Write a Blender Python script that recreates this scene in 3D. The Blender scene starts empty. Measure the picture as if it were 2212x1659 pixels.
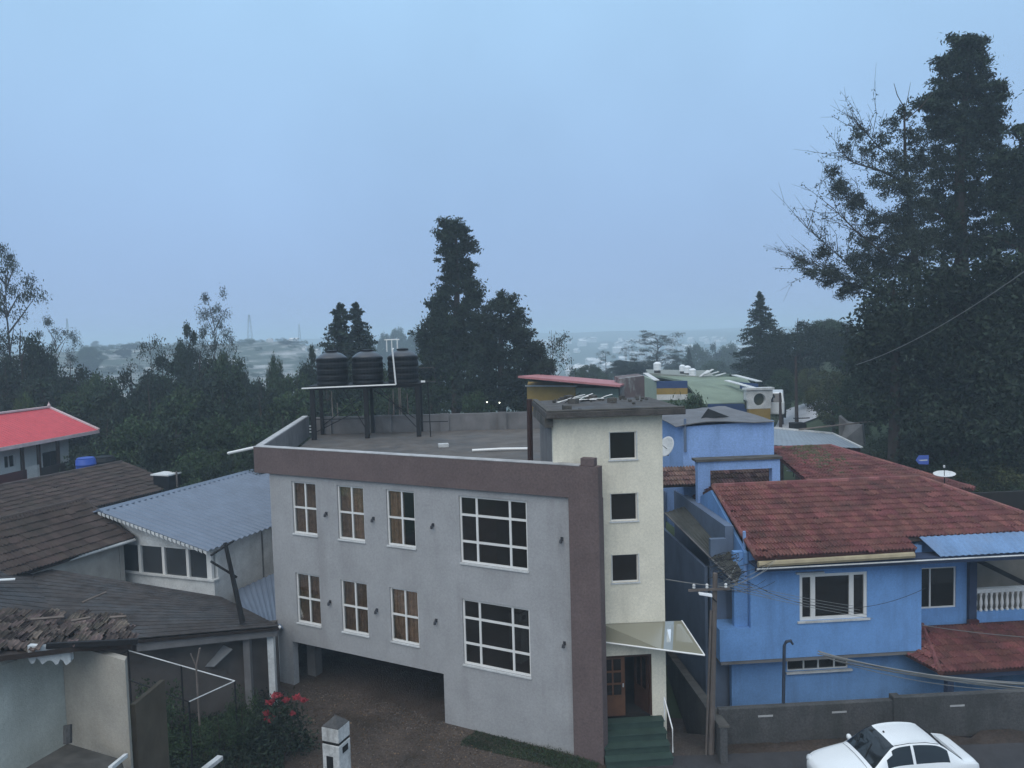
import bpy, math, random
import numpy as np
from mathutils import Vector, Matrix

# ------------------------------------------------------------------ camera, world, sun, exposure
SC = bpy.context.scene
COL = SC.collection
RAD = math.radians
EYE = 11.0                                   # eye height above the yard datum (third floor window)
FOC = 1664.0; PITCH = RAD(3.5); ROLL = RAD(1.55)   # focal length for a 2212 px wide frame
cp, sp, cr, sr = math.cos(PITCH), math.sin(PITCH), math.cos(ROLL), math.sin(ROLL)
FWD = np.array([0, cp, -sp]); U0 = np.array([0, sp, cp]); R0 = np.array([1., 0, 0])
RGT = cr * R0 - sr * U0; UPV = sr * R0 + cr * U0
CAMO = np.array([0, 0, EYE])
cd = bpy.data.cameras.new("camera"); cam = bpy.data.objects.new("camera", cd); COL.objects.link(cam)
cd.sensor_width = 36; cd.lens = FOC / 2212 * 36; cd.clip_start = 0.1; cd.clip_end = 6000
cam.matrix_world = Matrix(((RGT[0], UPV[0], -FWD[0], 0), (RGT[1], UPV[1], -FWD[1], 0), (RGT[2], UPV[2], -FWD[2], EYE), (0, 0, 0, 1)))
SC.camera = cam

W = bpy.data.worlds.new("World"); SC.world = W; W.use_nodes = True
nt = W.node_tree; nt.nodes.clear()
out = nt.nodes.new('ShaderNodeOutputWorld'); mixw = nt.nodes.new('ShaderNodeMixShader')
bg1 = nt.nodes.new('ShaderNodeBackground'); bg2 = nt.nodes.new('ShaderNodeBackground')
sky = nt.nodes.new('ShaderNodeTexSky'); sky.sky_type = 'NISHITA'; sky.sun_disc = False
SUN_EL, SUN_AZ = RAD(48), RAD(200)           # behind the camera, a little to the left
sky.sun_elevation = SUN_EL; sky.sun_rotation = SUN_AZ
nt.links.new(sky.outputs[0], bg1.inputs[0]); bg1.inputs[1].default_value = 0.06
tc = nt.nodes.new('ShaderNodeTexCoord'); sx = nt.nodes.new('ShaderNodeSeparateXYZ')
nt.links.new(tc.outputs['Generated'], sx.inputs[0])
ramp = nt.nodes.new('ShaderNodeValToRGB')    # overcast dusk sky: brighter towards the zenith
ramp.color_ramp.elements[0].position = 0.0; ramp.color_ramp.elements[0].color = (0.320, 0.455, 0.760, 1)
ramp.color_ramp.elements[1].position = 1.0; ramp.color_ramp.elements[1].color = (1.15, 1.32, 1.55, 1)
e = ramp.color_ramp.elements.new(0.16); e.color = (0.365, 0.555, 0.865, 1)
e = ramp.color_ramp.elements.new(0.42); e.color = (0.445, 0.715, 1.02, 1)
# faint uneven cloud
cn = nt.nodes.new('ShaderNodeTexNoise'); cn.inputs['Scale'].default_value = 3.0; cn.inputs['Detail'].default_value = 7
nt.links.new(tc.outputs['Generated'], cn.inputs['Vector'])
mr = nt.nodes.new('ShaderNodeMapRange'); mr.inputs[3].default_value = 0.86; mr.inputs[4].default_value = 1.12
nt.links.new(cn.outputs[0], mr.inputs[0])
nt.links.new(sx.outputs[2], ramp.inputs[0]); nt.links.new(ramp.outputs[0], bg2.inputs[0]); nt.links.new(mr.outputs[0], bg2.inputs[1])
mixw.inputs[0].default_value = 0.92
nt.links.new(bg1.outputs[0], mixw.inputs[1]); nt.links.new(bg2.outputs[0], mixw.inputs[2]); nt.links.new(mixw.outputs[0], out.inputs[0])

sd = bpy.data.lights.new("sun", 'SUN'); sd.energy = 1.5; sd.angle = RAD(60); sd.color = (1.0, 0.93, 0.84)
so = bpy.data.objects.new("sun", sd); COL.objects.link(so); so.location = (0, -20, 60)
sdir = Vector((math.sin(SUN_AZ) * math.cos(SUN_EL), math.cos(SUN_AZ) * math.cos(SUN_EL), math.sin(SUN_EL)))
so.rotation_euler = sdir.to_track_quat('Z', 'Y').to_euler()
vs = SC.view_settings; vs.view_transform = 'Standard'; vs.look = 'None'; vs.exposure = 0.0; vs.gamma = 1.0; vs.use_curve_mapping = False
SC.render.engine = 'CYCLES'
cy = SC.cycles; cy.max_bounces = 6; cy.diffuse_bounces = 3; cy.glossy_bounces = 3; cy.transmission_bounces = 4
cy.transparent_max_bounces = 8; cy.volume_bounces = 2; cy.use_denoising = True

# ------------------------------------------------------------------ measuring helpers (survey of the place)
def ray(x, y): return FWD + RGT * ((x - 1106) / FOC) - UPV * ((y - 829.5) / FOC)
def D(x, y, d): v = ray(x, y); return CAMO + v * (d / v[1])
def Z(x, y, z): v = ray(x, y); return CAMO + v * ((z - EYE) / v[2])
def PLN(x, y, p, n):
    v = ray(x, y); n = np.array(n, float); return CAMO + v * (np.dot(np.array(p) - CAMO, n) / np.dot(v, n))
class Fr:
    """a building's own axes: u along its front, v into it, z up"""
    def __init__(s, o, ang):
        a = RAD(ang); s.o = np.array(o[:2], float)
        s.u = np.array([math.cos(a), math.sin(a)]); s.v = np.array([-math.sin(a), math.cos(a)]); s.ang = a
    def P(s, u, v, z): q = s.o + s.u * u + s.v * v; return np.array([q[0], q[1], z])
    def onv(s, x, y, v=0.):
        q = PLN(x, y, s.P(0, v, 0), (*s.v, 0)); return np.array([(q[:2] - s.o) @ s.u, v, q[2]])
    def onu(s, x, y, u=0.):
        q = PLN(x, y, s.P(u, 0, 0), (*s.u, 0)); return np.array([u, (q[:2] - s.o) @ s.v, q[2]])
    def loc(s, p): d = np.array(p[:2]) - s.o; return np.array([d @ s.u, d @ s.v, p[2]])
WF = Fr((0, 0), 0)

# ------------------------------------------------------------------ materials
MATS = {}
def mat(name, col, rough=0.85, var=0.15, scale=3.0, bump=0.0, bscale=40.0, spec=0.3, isl=0.0, stain=0.0, stain_col=(.03, .03, .028), stain_scale=.7, metal=0.0, wet=0.0, spread=None, grain=0.0, streak=.45):
    if name in MATS: return MATS[name]
    m = bpy.data.materials.new(name); m.use_nodes = True; n = m.node_tree; L = n.links.new
    b = n.nodes['Principled BSDF']; b.inputs['Roughness'].default_value = rough
    b.inputs['Specular IOR Level'].default_value = spec; b.inputs['Metallic'].default_value = metal
    geo = n.nodes.new('ShaderNodeNewGeometry'); vec = geo.outputs['Position']
    nz = n.nodes.new('ShaderNodeTexNoise'); nz.inputs['Scale'].default_value = scale; nz.inputs['Detail'].default_value = 5; L(vec, nz.inputs['Vector'])
    hs = n.nodes.new('ShaderNodeHueSaturation'); hs.inputs['Color'].default_value = (*col, 1)
    mr = n.nodes.new('ShaderNodeMapRange'); mr.inputs[1].default_value = .25; mr.inputs[2].default_value = .75
    mr.inputs[3].default_value = 1 - var; mr.inputs[4].default_value = 1 + var; L(nz.outputs[0], mr.inputs[0])
    val = mr.outputs[0]
    if isl > 0:
        oi = n.nodes.new('ShaderNodeObjectInfo'); ad = n.nodes.new('ShaderNodeMath'); ad.operation = 'ADD'
        L(geo.outputs['Random Per Island'], ad.inputs[0]); L(oi.outputs['Random'], ad.inputs[1])
        fr = n.nodes.new('ShaderNodeMath'); fr.operation = 'FRACT'; L(ad.outputs[0], fr.inputs[0])
        m2 = n.nodes.new('ShaderNodeMapRange'); m2.inputs[3].default_value = 1 - isl; m2.inputs[4].default_value = 1 + isl; L(fr.outputs[0], m2.inputs[0])
        mu = n.nodes.new('ShaderNodeMath'); mu.operation = 'MULTIPLY'; L(val, mu.inputs[0]); L(m2.outputs[0], mu.inputs[1]); val = mu.outputs[0]
        if spread:
            m3 = n.nodes.new('ShaderNodeMapRange'); m3.inputs[3].default_value = .5 - spread; m3.inputs[4].default_value = .5 + spread
            f2 = n.nodes.new('ShaderNodeMath'); f2.operation = 'FRACT'; m7 = n.nodes.new('ShaderNodeMath'); m7.operation = 'MULTIPLY'; m7.inputs[1].default_value = 7.31
            L(fr.outputs[0], m7.inputs[0]); L(m7.outputs[0], f2.inputs[0]); L(f2.outputs[0], m3.inputs[0]); L(m3.outputs[0], hs.inputs['Hue'])
    if grain > 0:
        ng = n.nodes.new('ShaderNodeTexNoise'); ng.inputs['Scale'].default_value = 17; ng.inputs['Detail'].default_value = 3; L(vec, ng.inputs['Vector'])
        mg = n.nodes.new('ShaderNodeMapRange'); mg.inputs[1].default_value = .3; mg.inputs[2].default_value = .7; mg.inputs[3].default_value = 1 - grain; mg.inputs[4].default_value = 1 + grain; L(ng.outputs[0], mg.inputs[0])
        mq = n.nodes.new('ShaderNodeMath'); mq.operation = 'MULTIPLY'; L(val, mq.inputs[0]); L(mg.outputs[0], mq.inputs[1]); val = mq.outputs[0]
    L(val, hs.inputs['Value']); colout = hs.outputs[0]
    if stain > 0:
        ns = n.nodes.new('ShaderNodeTexNoise'); ns.inputs['Scale'].default_value = stain_scale; ns.inputs['Detail'].default_value = 8; ns.inputs['Roughness'].default_value = .68
        mp = n.nodes.new('ShaderNodeMapping'); mp.inputs['Scale'].default_value = (1, 1, streak); L(vec, mp.inputs[0]); L(mp.outputs[0], ns.inputs['Vector'])
        ms = n.nodes.new('ShaderNodeMapRange'); ms.inputs[1].default_value = .5 if name != 'pale_fields' else .40; ms.inputs[2].default_value = .72 if name != 'pale_fields' else .52; ms.inputs[4].default_value = stain; L(ns.outputs[0], ms.inputs[0])
        mx = n.nodes.new('ShaderNodeMix'); mx.data_type = 'RGBA'; L(ms.outputs[0], mx.inputs[0]); L(colout, mx.inputs[6]); mx.inputs[7].default_value = (*stain_col, 1); colout = mx.outputs[2]
        if wet > 0:
            mw = n.nodes.new('ShaderNodeMapRange'); mw.inputs[1].default_value = .42; mw.inputs[2].default_value = .6; mw.inputs[3].default_value = rough; mw.inputs[4].default_value = wet
            L(ns.outputs[0], mw.inputs[0]); L(mw.outputs[0], b.inputs['Roughness'])
    L(colout, b.inputs['Base Color'])
    if bump > 0:
        nb = n.nodes.new('ShaderNodeTexNoise'); nb.inputs['Scale'].default_value = bscale; nb.inputs['Detail'].default_value = 6; L(vec, nb.inputs['Vector'])
        bp = n.nodes.new('ShaderNodeBump'); bp.inputs['Strength'].default_value = bump; bp.inputs['Distance'].default_value = .03; L(nb.outputs[0], bp.inputs['Height']); L(bp.outputs[0], b.inputs['Normal'])
    MATS[name] = m; return m
def glassmat(name, tint, refl=0.12, rough=0.03, gtint=(1, 1, 1), diff=0.0, dcol=(.3, .3, .25)):
    m = bpy.data.materials.new(name); m.use_nodes = True; n = m.node_tree; n.nodes.clear(); L = n.links.new
    o = n.nodes.new('ShaderNodeOutputMaterial'); t = n.nodes.new('ShaderNodeBsdfTransparent'); t.inputs[0].default_value = (*tint, 1)
    g = n.nodes.new('ShaderNodeBsdfGlossy'); g.inputs['Roughness'].default_value = rough; g.inputs[0].default_value = (*gtint, 1)
    f = n.nodes.new('ShaderNodeFresnel'); f.inputs[0].default_value = 1.5; ma = n.nodes.new('ShaderNodeMath'); ma.operation = 'MULTIPLY'; ma.inputs[1].default_value = refl * 10
    mx = n.nodes.new('ShaderNodeMixShader'); L(f.outputs[0], ma.inputs[0]); L(ma.outputs[0], mx.inputs[0]); L(t.outputs[0], mx.inputs[1]); L(g.outputs[0], mx.inputs[2])
    res = mx
    if diff > 0:
        d = n.nodes.new('ShaderNodeBsdfDiffuse'); d.inputs[0].default_value = (*dcol, 1); m2 = n.nodes.new('ShaderNodeMixShader'); m2.inputs[0].default_value = diff
        L(mx.outputs[0], m2.inputs[1]); L(d.outputs[0], m2.inputs[2]); res = m2
    L(res.outputs[0], o.inputs[0]); MATS[name] = m; return m
GREY = mat('grey_plaster', (.352, .345, .340), .9, .10, 1.2, .35, 60, stain=.55, stain_col=(.20, .185, .18), stain_scale=.9, streak=.13, grain=.09)
BROWN = mat('mauve_brown_plaster', (.135, .098, .092), .9, .12, 1.5, .3, 60, grain=.16, streak=.15, stain=.45, stain_col=(.09, .07, .065))
CREAM = mat('cream_plaster', (.74, .68, .545), .9, .08, 1.5, .35, 60, stain=.55, stain_col=(.47, .43, .34), stain_scale=1.0, streak=.13, grain=.08)
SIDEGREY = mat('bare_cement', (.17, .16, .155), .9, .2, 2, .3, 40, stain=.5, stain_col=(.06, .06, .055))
ROOFCON = mat('terrace_concrete', (.105, .090, .077), .85, .3, 1.2, .3, 30, stain=.85, stain_col=(.038, .036, .032), stain_scale=.5, wet=.55)
MOSSCON = mat('mossy_concrete', (.085, .078, .068), .9, .35, 2.5, .6, 25, stain=.8, stain_col=(.025, .024, .02), stain_scale=1.2)
WETSLAB = mat('wet_slab', (.075, .066, .058), .9, .4, 2.5, .6, 20, stain=.9, stain_col=(.026, .023, .020), stain_scale=1.1, wet=.55, spec=.3)
WHITE = mat('white_paint', (.72, .70, .66), .55, .06, 3)
WHITEW = mat('weathered_white', (.58, .58, .56), .8, .15, 2, .2, 40, stain=.6, stain_col=(.26, .25, .23), grain=.1)
POSTW = mat('stained_post', (.55, .55, .53), .85, .2, 3, .3, 40, stain=.85, stain_col=(.13, .12, .10), stain_scale=1.6, streak=.3, grain=.15)
COPE = mat('coping_cement', (.40, .39, .38), .85, .2, 3, stain=.6, stain_col=(.2, .19, .18), stain_scale=2)
PVC = mat('white_pvc', (.78, .76, .72), .4, .03)
CURT = mat('brown_curtain', (.50, .33, .23), .95, .35, 6)
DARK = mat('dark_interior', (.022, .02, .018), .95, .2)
BLACKP = mat('black_plastic', (.008, .009, .010), .6, .3, 2, spec=.22)
IRON = mat('dark_iron', (.014, .0135, .014), .8, .2)
LAMPM = mat('lamp_dark', (.05, .05, .055), .5, .1)
WOOD = mat('door_wood', (.11, .05, .026), .6, .25, 4)
WOODD = mat('dark_wood', (.05, .022, .013), .7, .25, 4)
STEPG = mat('green_step', (.032, .056, .044), .7, .25, 2.5, .2, 30)
BLUE = mat('blue_plaster', (.160, .315, .59), .9, .12, 1.4, .25, 50, stain=.65, stain_col=(.10, .185, .34), stain_scale=1.1, streak=.12, grain=.08)
BLUE2 = mat('pale_blue_plaster', (.25, .385, .65), .9, .12, 1.2, .25, 50, stain=.65, stain_col=(.13, .21, .37), stain_scale=1.0, streak=.16, grain=.12)
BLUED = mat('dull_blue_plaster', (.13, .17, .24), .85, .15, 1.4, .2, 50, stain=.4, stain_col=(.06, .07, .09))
NAVY = mat('navy_fascia', (.030, .045, .085), .85, .15)
TILE = mat('red_clay_tile', (.185, .072, .064), .85, .28, 1.3, .3, 40, isl=.24, spread=.012, stain=.65, stain_col=(.058, .042, .036), grain=.2, stain_scale=.9)
TILEB = mat('brown_clay_tile', (.066, .048, .041), .9, .25, 1.5, .3, 40, isl=.2, spread=.012, stain=.5, stain_col=(.03, .03, .022), stain_scale=.6)
DECK = mat('roof_deck', (.035, .026, .022), .95, .2)
DECKR = mat('red_roof_deck', (.075, .03, .026), .95, .2)
GUTTER = mat('beige_gutter', (.33, .27, .17), .7, .2, 3, stain=.5, stain_col=(.13, .11, .08))
METAL = mat('blue_grey_sheet', (.125, .155, .205), .5, .12, 1.5, spec=.5, stain=.4, stain_col=(.11, .13, .16), stain_scale=.8)
REDSHEET = mat('red_sheet_roof', (.50, .065, .075), .6, .12, 3, .3, 30)
PINK = mat('pink_sheet_roof', (.40, .16, .16), .65, .2, 2)
YELLOW = mat('ochre_plaster', (.30, .20, .055), .9, .15, 2)
GREENROOF = mat('mossy_green_roof', (.19, .23, .165), .85, .2, .8, .3, 10, stain=.5, stain_col=(.10, .12, .09), stain_scale=.3)
PALEGREEN = mat('pale_green_wall', (.30, .36, .29), .9, .1, 1)
SCHOOLB = mat('school_blue', (.035, .065, .16), .8, .1)
DIRT = mat('yard_dirt', (.066, .048, .037), .9, .35, .9, .7, 18, grain=.4, stain=.6, stain_col=(.035, .030, .022), stain_scale=.5, wet=.4)
ASPH = mat('asphalt', (.048, .045, .046), .8, .2, 2, .5, 80, stain=.5, stain_col=(.03, .028, .028), wet=.45)
WETROAD = mat('wet_concrete_road', (.46, .46, .47), .5, .15, 1, stain=.3, stain_col=(.2, .2, .2))
STONEW = mat('dark_compound_wall', (.075, .072, .07), .92, .22, 1.5, .5, 25, grain=.25, streak=.3, stain=.7, stain_col=(.032, .034, .03), stain_scale=.6)
TERR = mat('hillside_ground', (.034, .052, .022), .95, .35, .25, .6, 3, stain=.6, stain_col=(.045, .035, .024), stain_scale=.08)
CARW = mat('white_car_paint', (.78, .79, .78), .25, .02, spec=.6)
CARD = mat('dark_car_paint', (.02, .021, .025), .25, .02, spec=.6)
CARG = mat('car_glass', (.010, .012, .013), .06, .05, spec=.6)
RUBBER = mat('rubber', (.015, .015, .015), .85, .1)
RIM = mat('wheel_rim', (.45, .45, .46), .35, .05, metal=.7)
HLAMP = mat('headlamp', (.55, .57, .58), .12, .03, spec=.7)
TLAMP = mat('tail_lamp', (.30, .02, .02), .2, .05, spec=.6)
POLEM = mat('cement_pole', (.12, .10, .088), .9, .25, 3, .3, 30, stain=.5, stain_col=(.06, .05, .045))
CABLE = mat('cable', (.20, .20, .19), .8, .1)
CABLED = mat('dark_cable', (.03, .03, .032), .8, .1)
BARK = mat('bark', (.045, .034, .028), .95, .3, 3, .6, 12)
PALEBARK = mat('pale_bark', (.16, .13, .11), .95, .3, 3, .4, 12)
FLOWER = mat('red_flower', (.26, .03, .038), .7, .2, isl=.3)
SIGNB = mat('sign_blue', (.07, .12, .40), .5, .1)
BARREL = mat('blue_barrel', (.025, .075, .34), .45, .1)
PALEROCK = mat('pale_fields', (.30, .29, .27), .95, .5, .08, stain=1.0, stain_col=(.05, .065, .045), stain_scale=.06, streak=7.0)
TANKW = mat('white_tank', (.72, .73, .73), .5, .05)
def leafmat(name, c, isl=.55, sp=.03): return mat(name, c, .75, .45, .55, spec=.2, isl=isl, spread=sp)
LF_DARK = leafmat('leaf_dark', (.019, .029, .0165)); LF_CYP = leafmat('leaf_cypress', (.019, .030, .0165)); LF_EUC = leafmat('leaf_eucalypt', (.034, .044, .031))
LF_MID = leafmat('leaf_mid', (.034, .055, .023)); LF_OLIVE = leafmat('leaf_olive', (.062, .070, .026)); LF_LIGHT = leafmat('leaf_light', (.055, .085, .026))
GLASS = glassmat('window_glass', (.86, .86, .84), .07)
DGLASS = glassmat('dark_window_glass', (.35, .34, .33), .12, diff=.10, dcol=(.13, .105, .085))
DUSTG = glassmat('dusty_glass', (.4, .42, .44), .12, .08, diff=.3, dcol=(.13, .14, .15))
CANOPYG = glassmat('canopy_sheet', (.5, .5, .42), .05, .2, diff=.8, dcol=(.26, .245, .18))
PANELG = glassmat('canopy_clear', (.70, .74, .74), .09, .1, diff=.45, dcol=(.45, .5, .52))

# ------------------------------------------------------------------ object helpers
ORG = {}
def tag(o, label=None, cat=None, group=None, kind=None):
    if label: o['label'] = label
    if cat: o['category'] = cat
    if group: o['group'] = group
    if kind or cat: o['kind'] = kind or 'thing'
    return o
def thing(name, label, cat, loc, group=None):
    o = bpy.data.objects.new(name, None); COL.objects.link(o); o.location = loc; o.empty_display_size = .2
    ORG[o] = np.array(loc, float); return tag(o, label, cat, group, 'thing')
def copy_tree(o, parent=None):
    c = o.copy(); COL.objects.link(c); c.parent = parent
    for ch in o.children: copy_tree(ch, c)
    return c
class MB:
    def __init__(s): s.v = []; s.f = []; s.n = 0
    def add(s, V, F):
        b = s.n; s.v.extend([tuple(map(float, p)) for p in V]); s.f.extend([tuple(b + i for i in f) for f in F]); s.n += len(V); return s
    def hexa(s, a):     # 8 points: bottom 4 ccw, top 4
        return s.add(a, [(3, 2, 1, 0), (4, 5, 6, 7), (0, 1, 5, 4), (1, 2, 6, 5), (2, 3, 7, 6), (3, 0, 4, 7)])
    def box(s, fr, u0, u1, v0, v1, z0, z1):
        return s.hexa([fr.P(u0, v0, z0), fr.P(u1, v0, z0), fr.P(u1, v1, z0), fr.P(u0, v1, z0), fr.P(u0, v0, z1), fr.P(u1, v0, z1), fr.P(u1, v1, z1), fr.P(u0, v1, z1)])
    def prism(s, pts, off):   # polygon (3d points) pushed by vector off
        n = len(pts); off = np.array(off, float); q = [np.array(p, float) for p in pts]
        V = q + [p + off for p in q]
        return s.add(V, [tuple(range(n))[::-1], tuple(range(n, 2 * n))] + [(i, (i + 1) % n, n + (i + 1) % n, n + i) for i in range(n)])
    def slab(s, pts, t):      # polygon given a thickness downwards along its normal
        q = [np.array(p, float) for p in pts]; nn = np.zeros(3)
        for i in range(len(q)): nn += np.cross(q[i] - q[0], q[(i + 1) % len(q)] - q[0])
        nn /= np.linalg.norm(nn);  nn = nn if nn[2] > 0 else -nn
        return s.prism(q, -nn * t)
    def bar(s, a, b, w, h=None):  # square bar from a to b
        a = np.array(a, float); b = np.array(b, float); h = h or w; d = b - a; L = np.linalg.norm(d); d = d / L
        up = np.array([0, 0, 1.]) if abs(d[2]) < .95 else np.array([0, 1., 0]); r = np.cross(d, up); r /= np.linalg.norm(r); up = np.cross(r, d)
        c = [(-1, -1), (1, -1), (1, 1), (-1, 1)]
        return s.hexa([a + r * w / 2 * i + up * h / 2 * j for i, j in c] + [b + r * w / 2 * i + up * h / 2 * j for i, j in c])
    def tube(s, pts, rad, n=6, cap=True):
        P = [np.array(p, float) for p in pts]; k = len(P); rr = rad if hasattr(rad, '__len__') else [rad] * k; V = []
        for i in range(k):
            d = P[min(i + 1, k - 1)] - P[max(i - 1, 0)]; d = d / (np.linalg.norm(d) + 1e-9)
            up = np.array([0, 0, 1.]) if abs(d[2]) < .9 else np.array([0, 1., 0]); r = np.cross(d, up); r /= np.linalg.norm(r); up = np.cross(r, d)
            for j in range(n):
                a = 2 * math.pi * j / n; V.append(P[i] + rr[i] * (math.cos(a) * r + math.sin(a) * up))
        F = [(i * n + j, i * n + (j + 1) % n, (i + 1) * n + (j + 1) % n, (i + 1) * n + j) for i in range(k - 1) for j in range(n)]
        if cap: F += [tuple(range(n))[::-1], tuple(range((k - 1) * n, k * n))]
        return s.add(V, F)
    def lathe(s, c, prof, n=24, axis=(0, 0, 1)):
        c = np.array(c, float); ax = np.array(axis, float); t = np.array([1., 0, 0]) if abs(ax[0]) < .9 else np.array([0, 1., 0]); r = np.cross(ax, t); r /= np.linalg.norm(r); q = np.cross(ax, r); V = []
        for rad, h in prof:
            for j in range(n): a = 2 * math.pi * j / n; V.append(c + ax * h + rad * (math.cos(a) * r + math.sin(a) * q))
        k = len(prof); F = [(i * n + j, i * n + (j + 1) % n, (i + 1) * n + (j + 1) % n, (i + 1) * n + j) for i in range(k - 1) for j in range(n)]
        F += [tuple(range(n))[::-1], tuple(range((k - 1) * n, k * n))]
        return s.add(V, F)
    def wall(s, fr, u0, u1, z0, z1, v0, t, holes=()):   # wall with real openings
        us = sorted({u0, u1, *[h[i] for h in holes for i in (0, 1)]}); zs = sorted({z0, z1, *[h[i] for h in holes for i in (2, 3)]})
        solid = lambda i, j: 0 <= i < len(us) - 1 and 0 <= j < len(zs) - 1 and not any(h[0] - 1e-6 <= us[i] and us[i + 1] <= h[1] + 1e-6 and h[2] - 1e-6 <= zs[j] and zs[j + 1] <= h[3] + 1e-6 for h in holes)
        P = lambda i, j, v: fr.P(us[i], v, zs[j])
        for i in range(len(us) - 1):
            for j in range(len(zs) - 1):
                if not solid(i, j): continue
                a, b = v0, v0 + t; q = [(0, 1, 2, 3)]
                s.add([P(i, j, a), P(i + 1, j, a), P(i + 1, j + 1, a), P(i, j + 1, a)], q); s.add([P(i + 1, j, b), P(i, j, b), P(i, j + 1, b), P(i + 1, j + 1, b)], q)
                if not solid(i - 1, j): s.add([P(i, j, b), P(i, j, a), P(i, j + 1, a), P(i, j + 1, b)], q)
                if not solid(i + 1, j): s.add([P(i + 1, j, a), P(i + 1, j, b), P(i + 1, j + 1, b), P(i + 1, j + 1, a)], q)
                if not solid(i, j - 1): s.add([P(i, j, b), P(i + 1, j, b), P(i + 1, j, a), P(i, j, a)], q)
                if not solid(i, j + 1): s.add([P(i, j + 1, a), P(i + 1, j + 1, a), P(i + 1, j + 1, b), P(i, j + 1, b)], q)
        return s
    def build(s, name, m, parent=None, smooth=False, label=None, cat=None, group=None, kind=None, bevel=0, fix=False):
        V = np.array(s.v); me = bpy.data.meshes.new(name)
        if parent is None: og = np.array([(V[:, 0].min() + V[:, 0].max()) / 2, (V[:, 1].min() + V[:, 1].max()) / 2, V[:, 2].min()])
        else: og = ORG[parent]
        me.from_pydata((V - og).tolist(), [], s.f); me.materials.append(m)
        o = bpy.data.objects.new(name, me); COL.objects.link(o)
        if parent is None: o.location = og
        else: o.parent = parent
        ORG[o] = og
        if fix or True:
            import bmesh
            if len(s.f) < 20000:
                bm = bmesh.new(); bm.from_mesh(me); bmesh.ops.remove_doubles(bm, verts=bm.verts, dist=1e-5); bmesh.ops.recalc_face_normals(bm, faces=bm.faces); bm.to_mesh(me); bm.free()
        if smooth: me.polygons.foreach_set('use_smooth', [True] * len(me.polygons))
        if bevel: md = o.modifiers.new('bevel', 'BEVEL'); md.width = bevel; md.segments = 2; md.limit_method = 'ANGLE'
        return tag(o, label, cat, group, kind)

# ------------------------------------------------------------------ ground
def S(x, a, b): t = np.clip((np.asarray(x, float) - a) / (b - a), 0, 1); return t * t * (3 - 2 * t)
def vnoise(x, y, s):
    x = np.asarray(x, float) / s; y = np.asarray(y, float) / s
    return (np.sin(x * 1.7 + 1.3 * np.sin(y * 1.1)) + np.sin(y * 1.9 + 1.7 * np.sin(x * .9 + 2)) + np.sin((x + y) * 1.3 + 4)) / 3
def ground(x, y):
    x = np.asarray(x, float); y = np.asarray(y, float); r = np.hypot(x, y); b = np.degrees(np.arctan2(x, y))
    h = -.45 + 0 * x
    h = h + np.clip(y - 30, 0, 60) * .10 * S(x, 4, 20) + np.clip(x - (14 + .25 * np.clip(y - 30, 0, 200)), 0, 60) * .40 * S(y, 25, 44)
    h = h - 1.9 * S(x, 4.1, 4.6) * S(y, 21.5, 22.0) * (1 - S(y, 31, 38))
    h = h - 1.5 * S(y, 37, 60) * (1 - S(x, 0, 12)) + .12 * vnoise(x, y, 6) * S(r, 28, 40)
    far = -15 + 30 * S(r, 420, 1700) + 5 * vnoise(x, y, 130) * S(r, 200, 500)
    far = far + 27 * np.exp(-((r - 380) / 120) ** 2) * S(b, -60, -34) * (1 - S(b, -16, -10))
    far = far + 26 * S(b, 18, 34) * S(r, 110, 240) * (1 - S(r, 900, 1500))
    k = S(r, 95, 240)
    return h * (1 - k) + far * k
def gz(x, y): return float(ground(x, y))
NA, NR = 360, 150
rings = np.concatenate([[0.01], 2.0 * (2500 / 2.0) ** (np.linspace(0, 1, NR))])
AA = np.linspace(0, 2 * math.pi, NA, endpoint=False)
RR, TT = np.meshgrid(rings, AA, indexing='ij'); GX = RR * np.sin(TT); GY = RR * np.cos(TT); GZ = ground(GX, GY)
gv = np.stack([GX, GY, GZ], -1).reshape(-1, 3)
gf = [(i * NA + j, i * NA + (j + 1) % NA, (i + 1) * NA + (j + 1) % NA, (i + 1) * NA + j) for i in range(len(rings) - 1) for j in range(NA)]
me = bpy.data.meshes.new('ground'); me.from_pydata(gv.tolist(), [], gf); me.materials.append(TERR)
me.polygons.foreach_set('use_smooth', [True] * len(me.polygons))
go = bpy.data.objects.new('ground', me); COL.objects.link(go); go['kind'] = 'structure'
me.materials.append(PALEROCK); me.materials.append(DIRT)
cx = np.array([gv[list(f)].mean(0) for f in gf]); rr_ = np.hypot(cx[:, 0], cx[:, 1]); bb_ = np.degrees(np.arctan2(cx[:, 0], cx[:, 1]))
mi = np.where((rr_ > 250) & (rr_ < 560) & (bb_ > -50) & (bb_ < -12), 1, 0); mi = np.where((rr_ < 27) | ((cx[:, 0] < 2) & (rr_ < 38) & (cx[:, 0] > -14)), 2, mi)
me.polygons.foreach_set('material_index', mi.tolist())
def sheet(name, pts2, dz, m, res=6, kind='structure', z=None):
    """a ground-hugging quad sheet through 4 plan points"""
    a, b, c, d = [np.array(p[:2], float) for p in pts2]; V = []; F = []
    for i in range(res + 1):
        for j in range(res + 1):
            s, t = i / res, j / res; q = (a * (1 - s) + b * s) * (1 - t) + (d * (1 - s) + c * s) * t
            V.append((q[0], q[1], (gz(*q) if z is None else z) + dz))
    for i in range(res):
        for j in range(res): k = i * (res + 1) + j; F.append((k, k + res + 1, k + res + 2, k + 1))
    mb = MB(); mb.add(V, F); o = mb.build(name, m, kind=kind); return o
sheet('road', [(2.6, 8), (40, 8), (40, 20.9), (2.6, 20.15)], .02, ASPH, 10)
_o = sheet('lane', [Z(1672, 935, 2.6), Z(1800, 922, 3.1), Z(1775, 878, 4.2), Z(1690, 884, 3.9)], .12, WETROAD, 10); 
for p_ in _o.data.vertices: p_.co.z += .05

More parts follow.
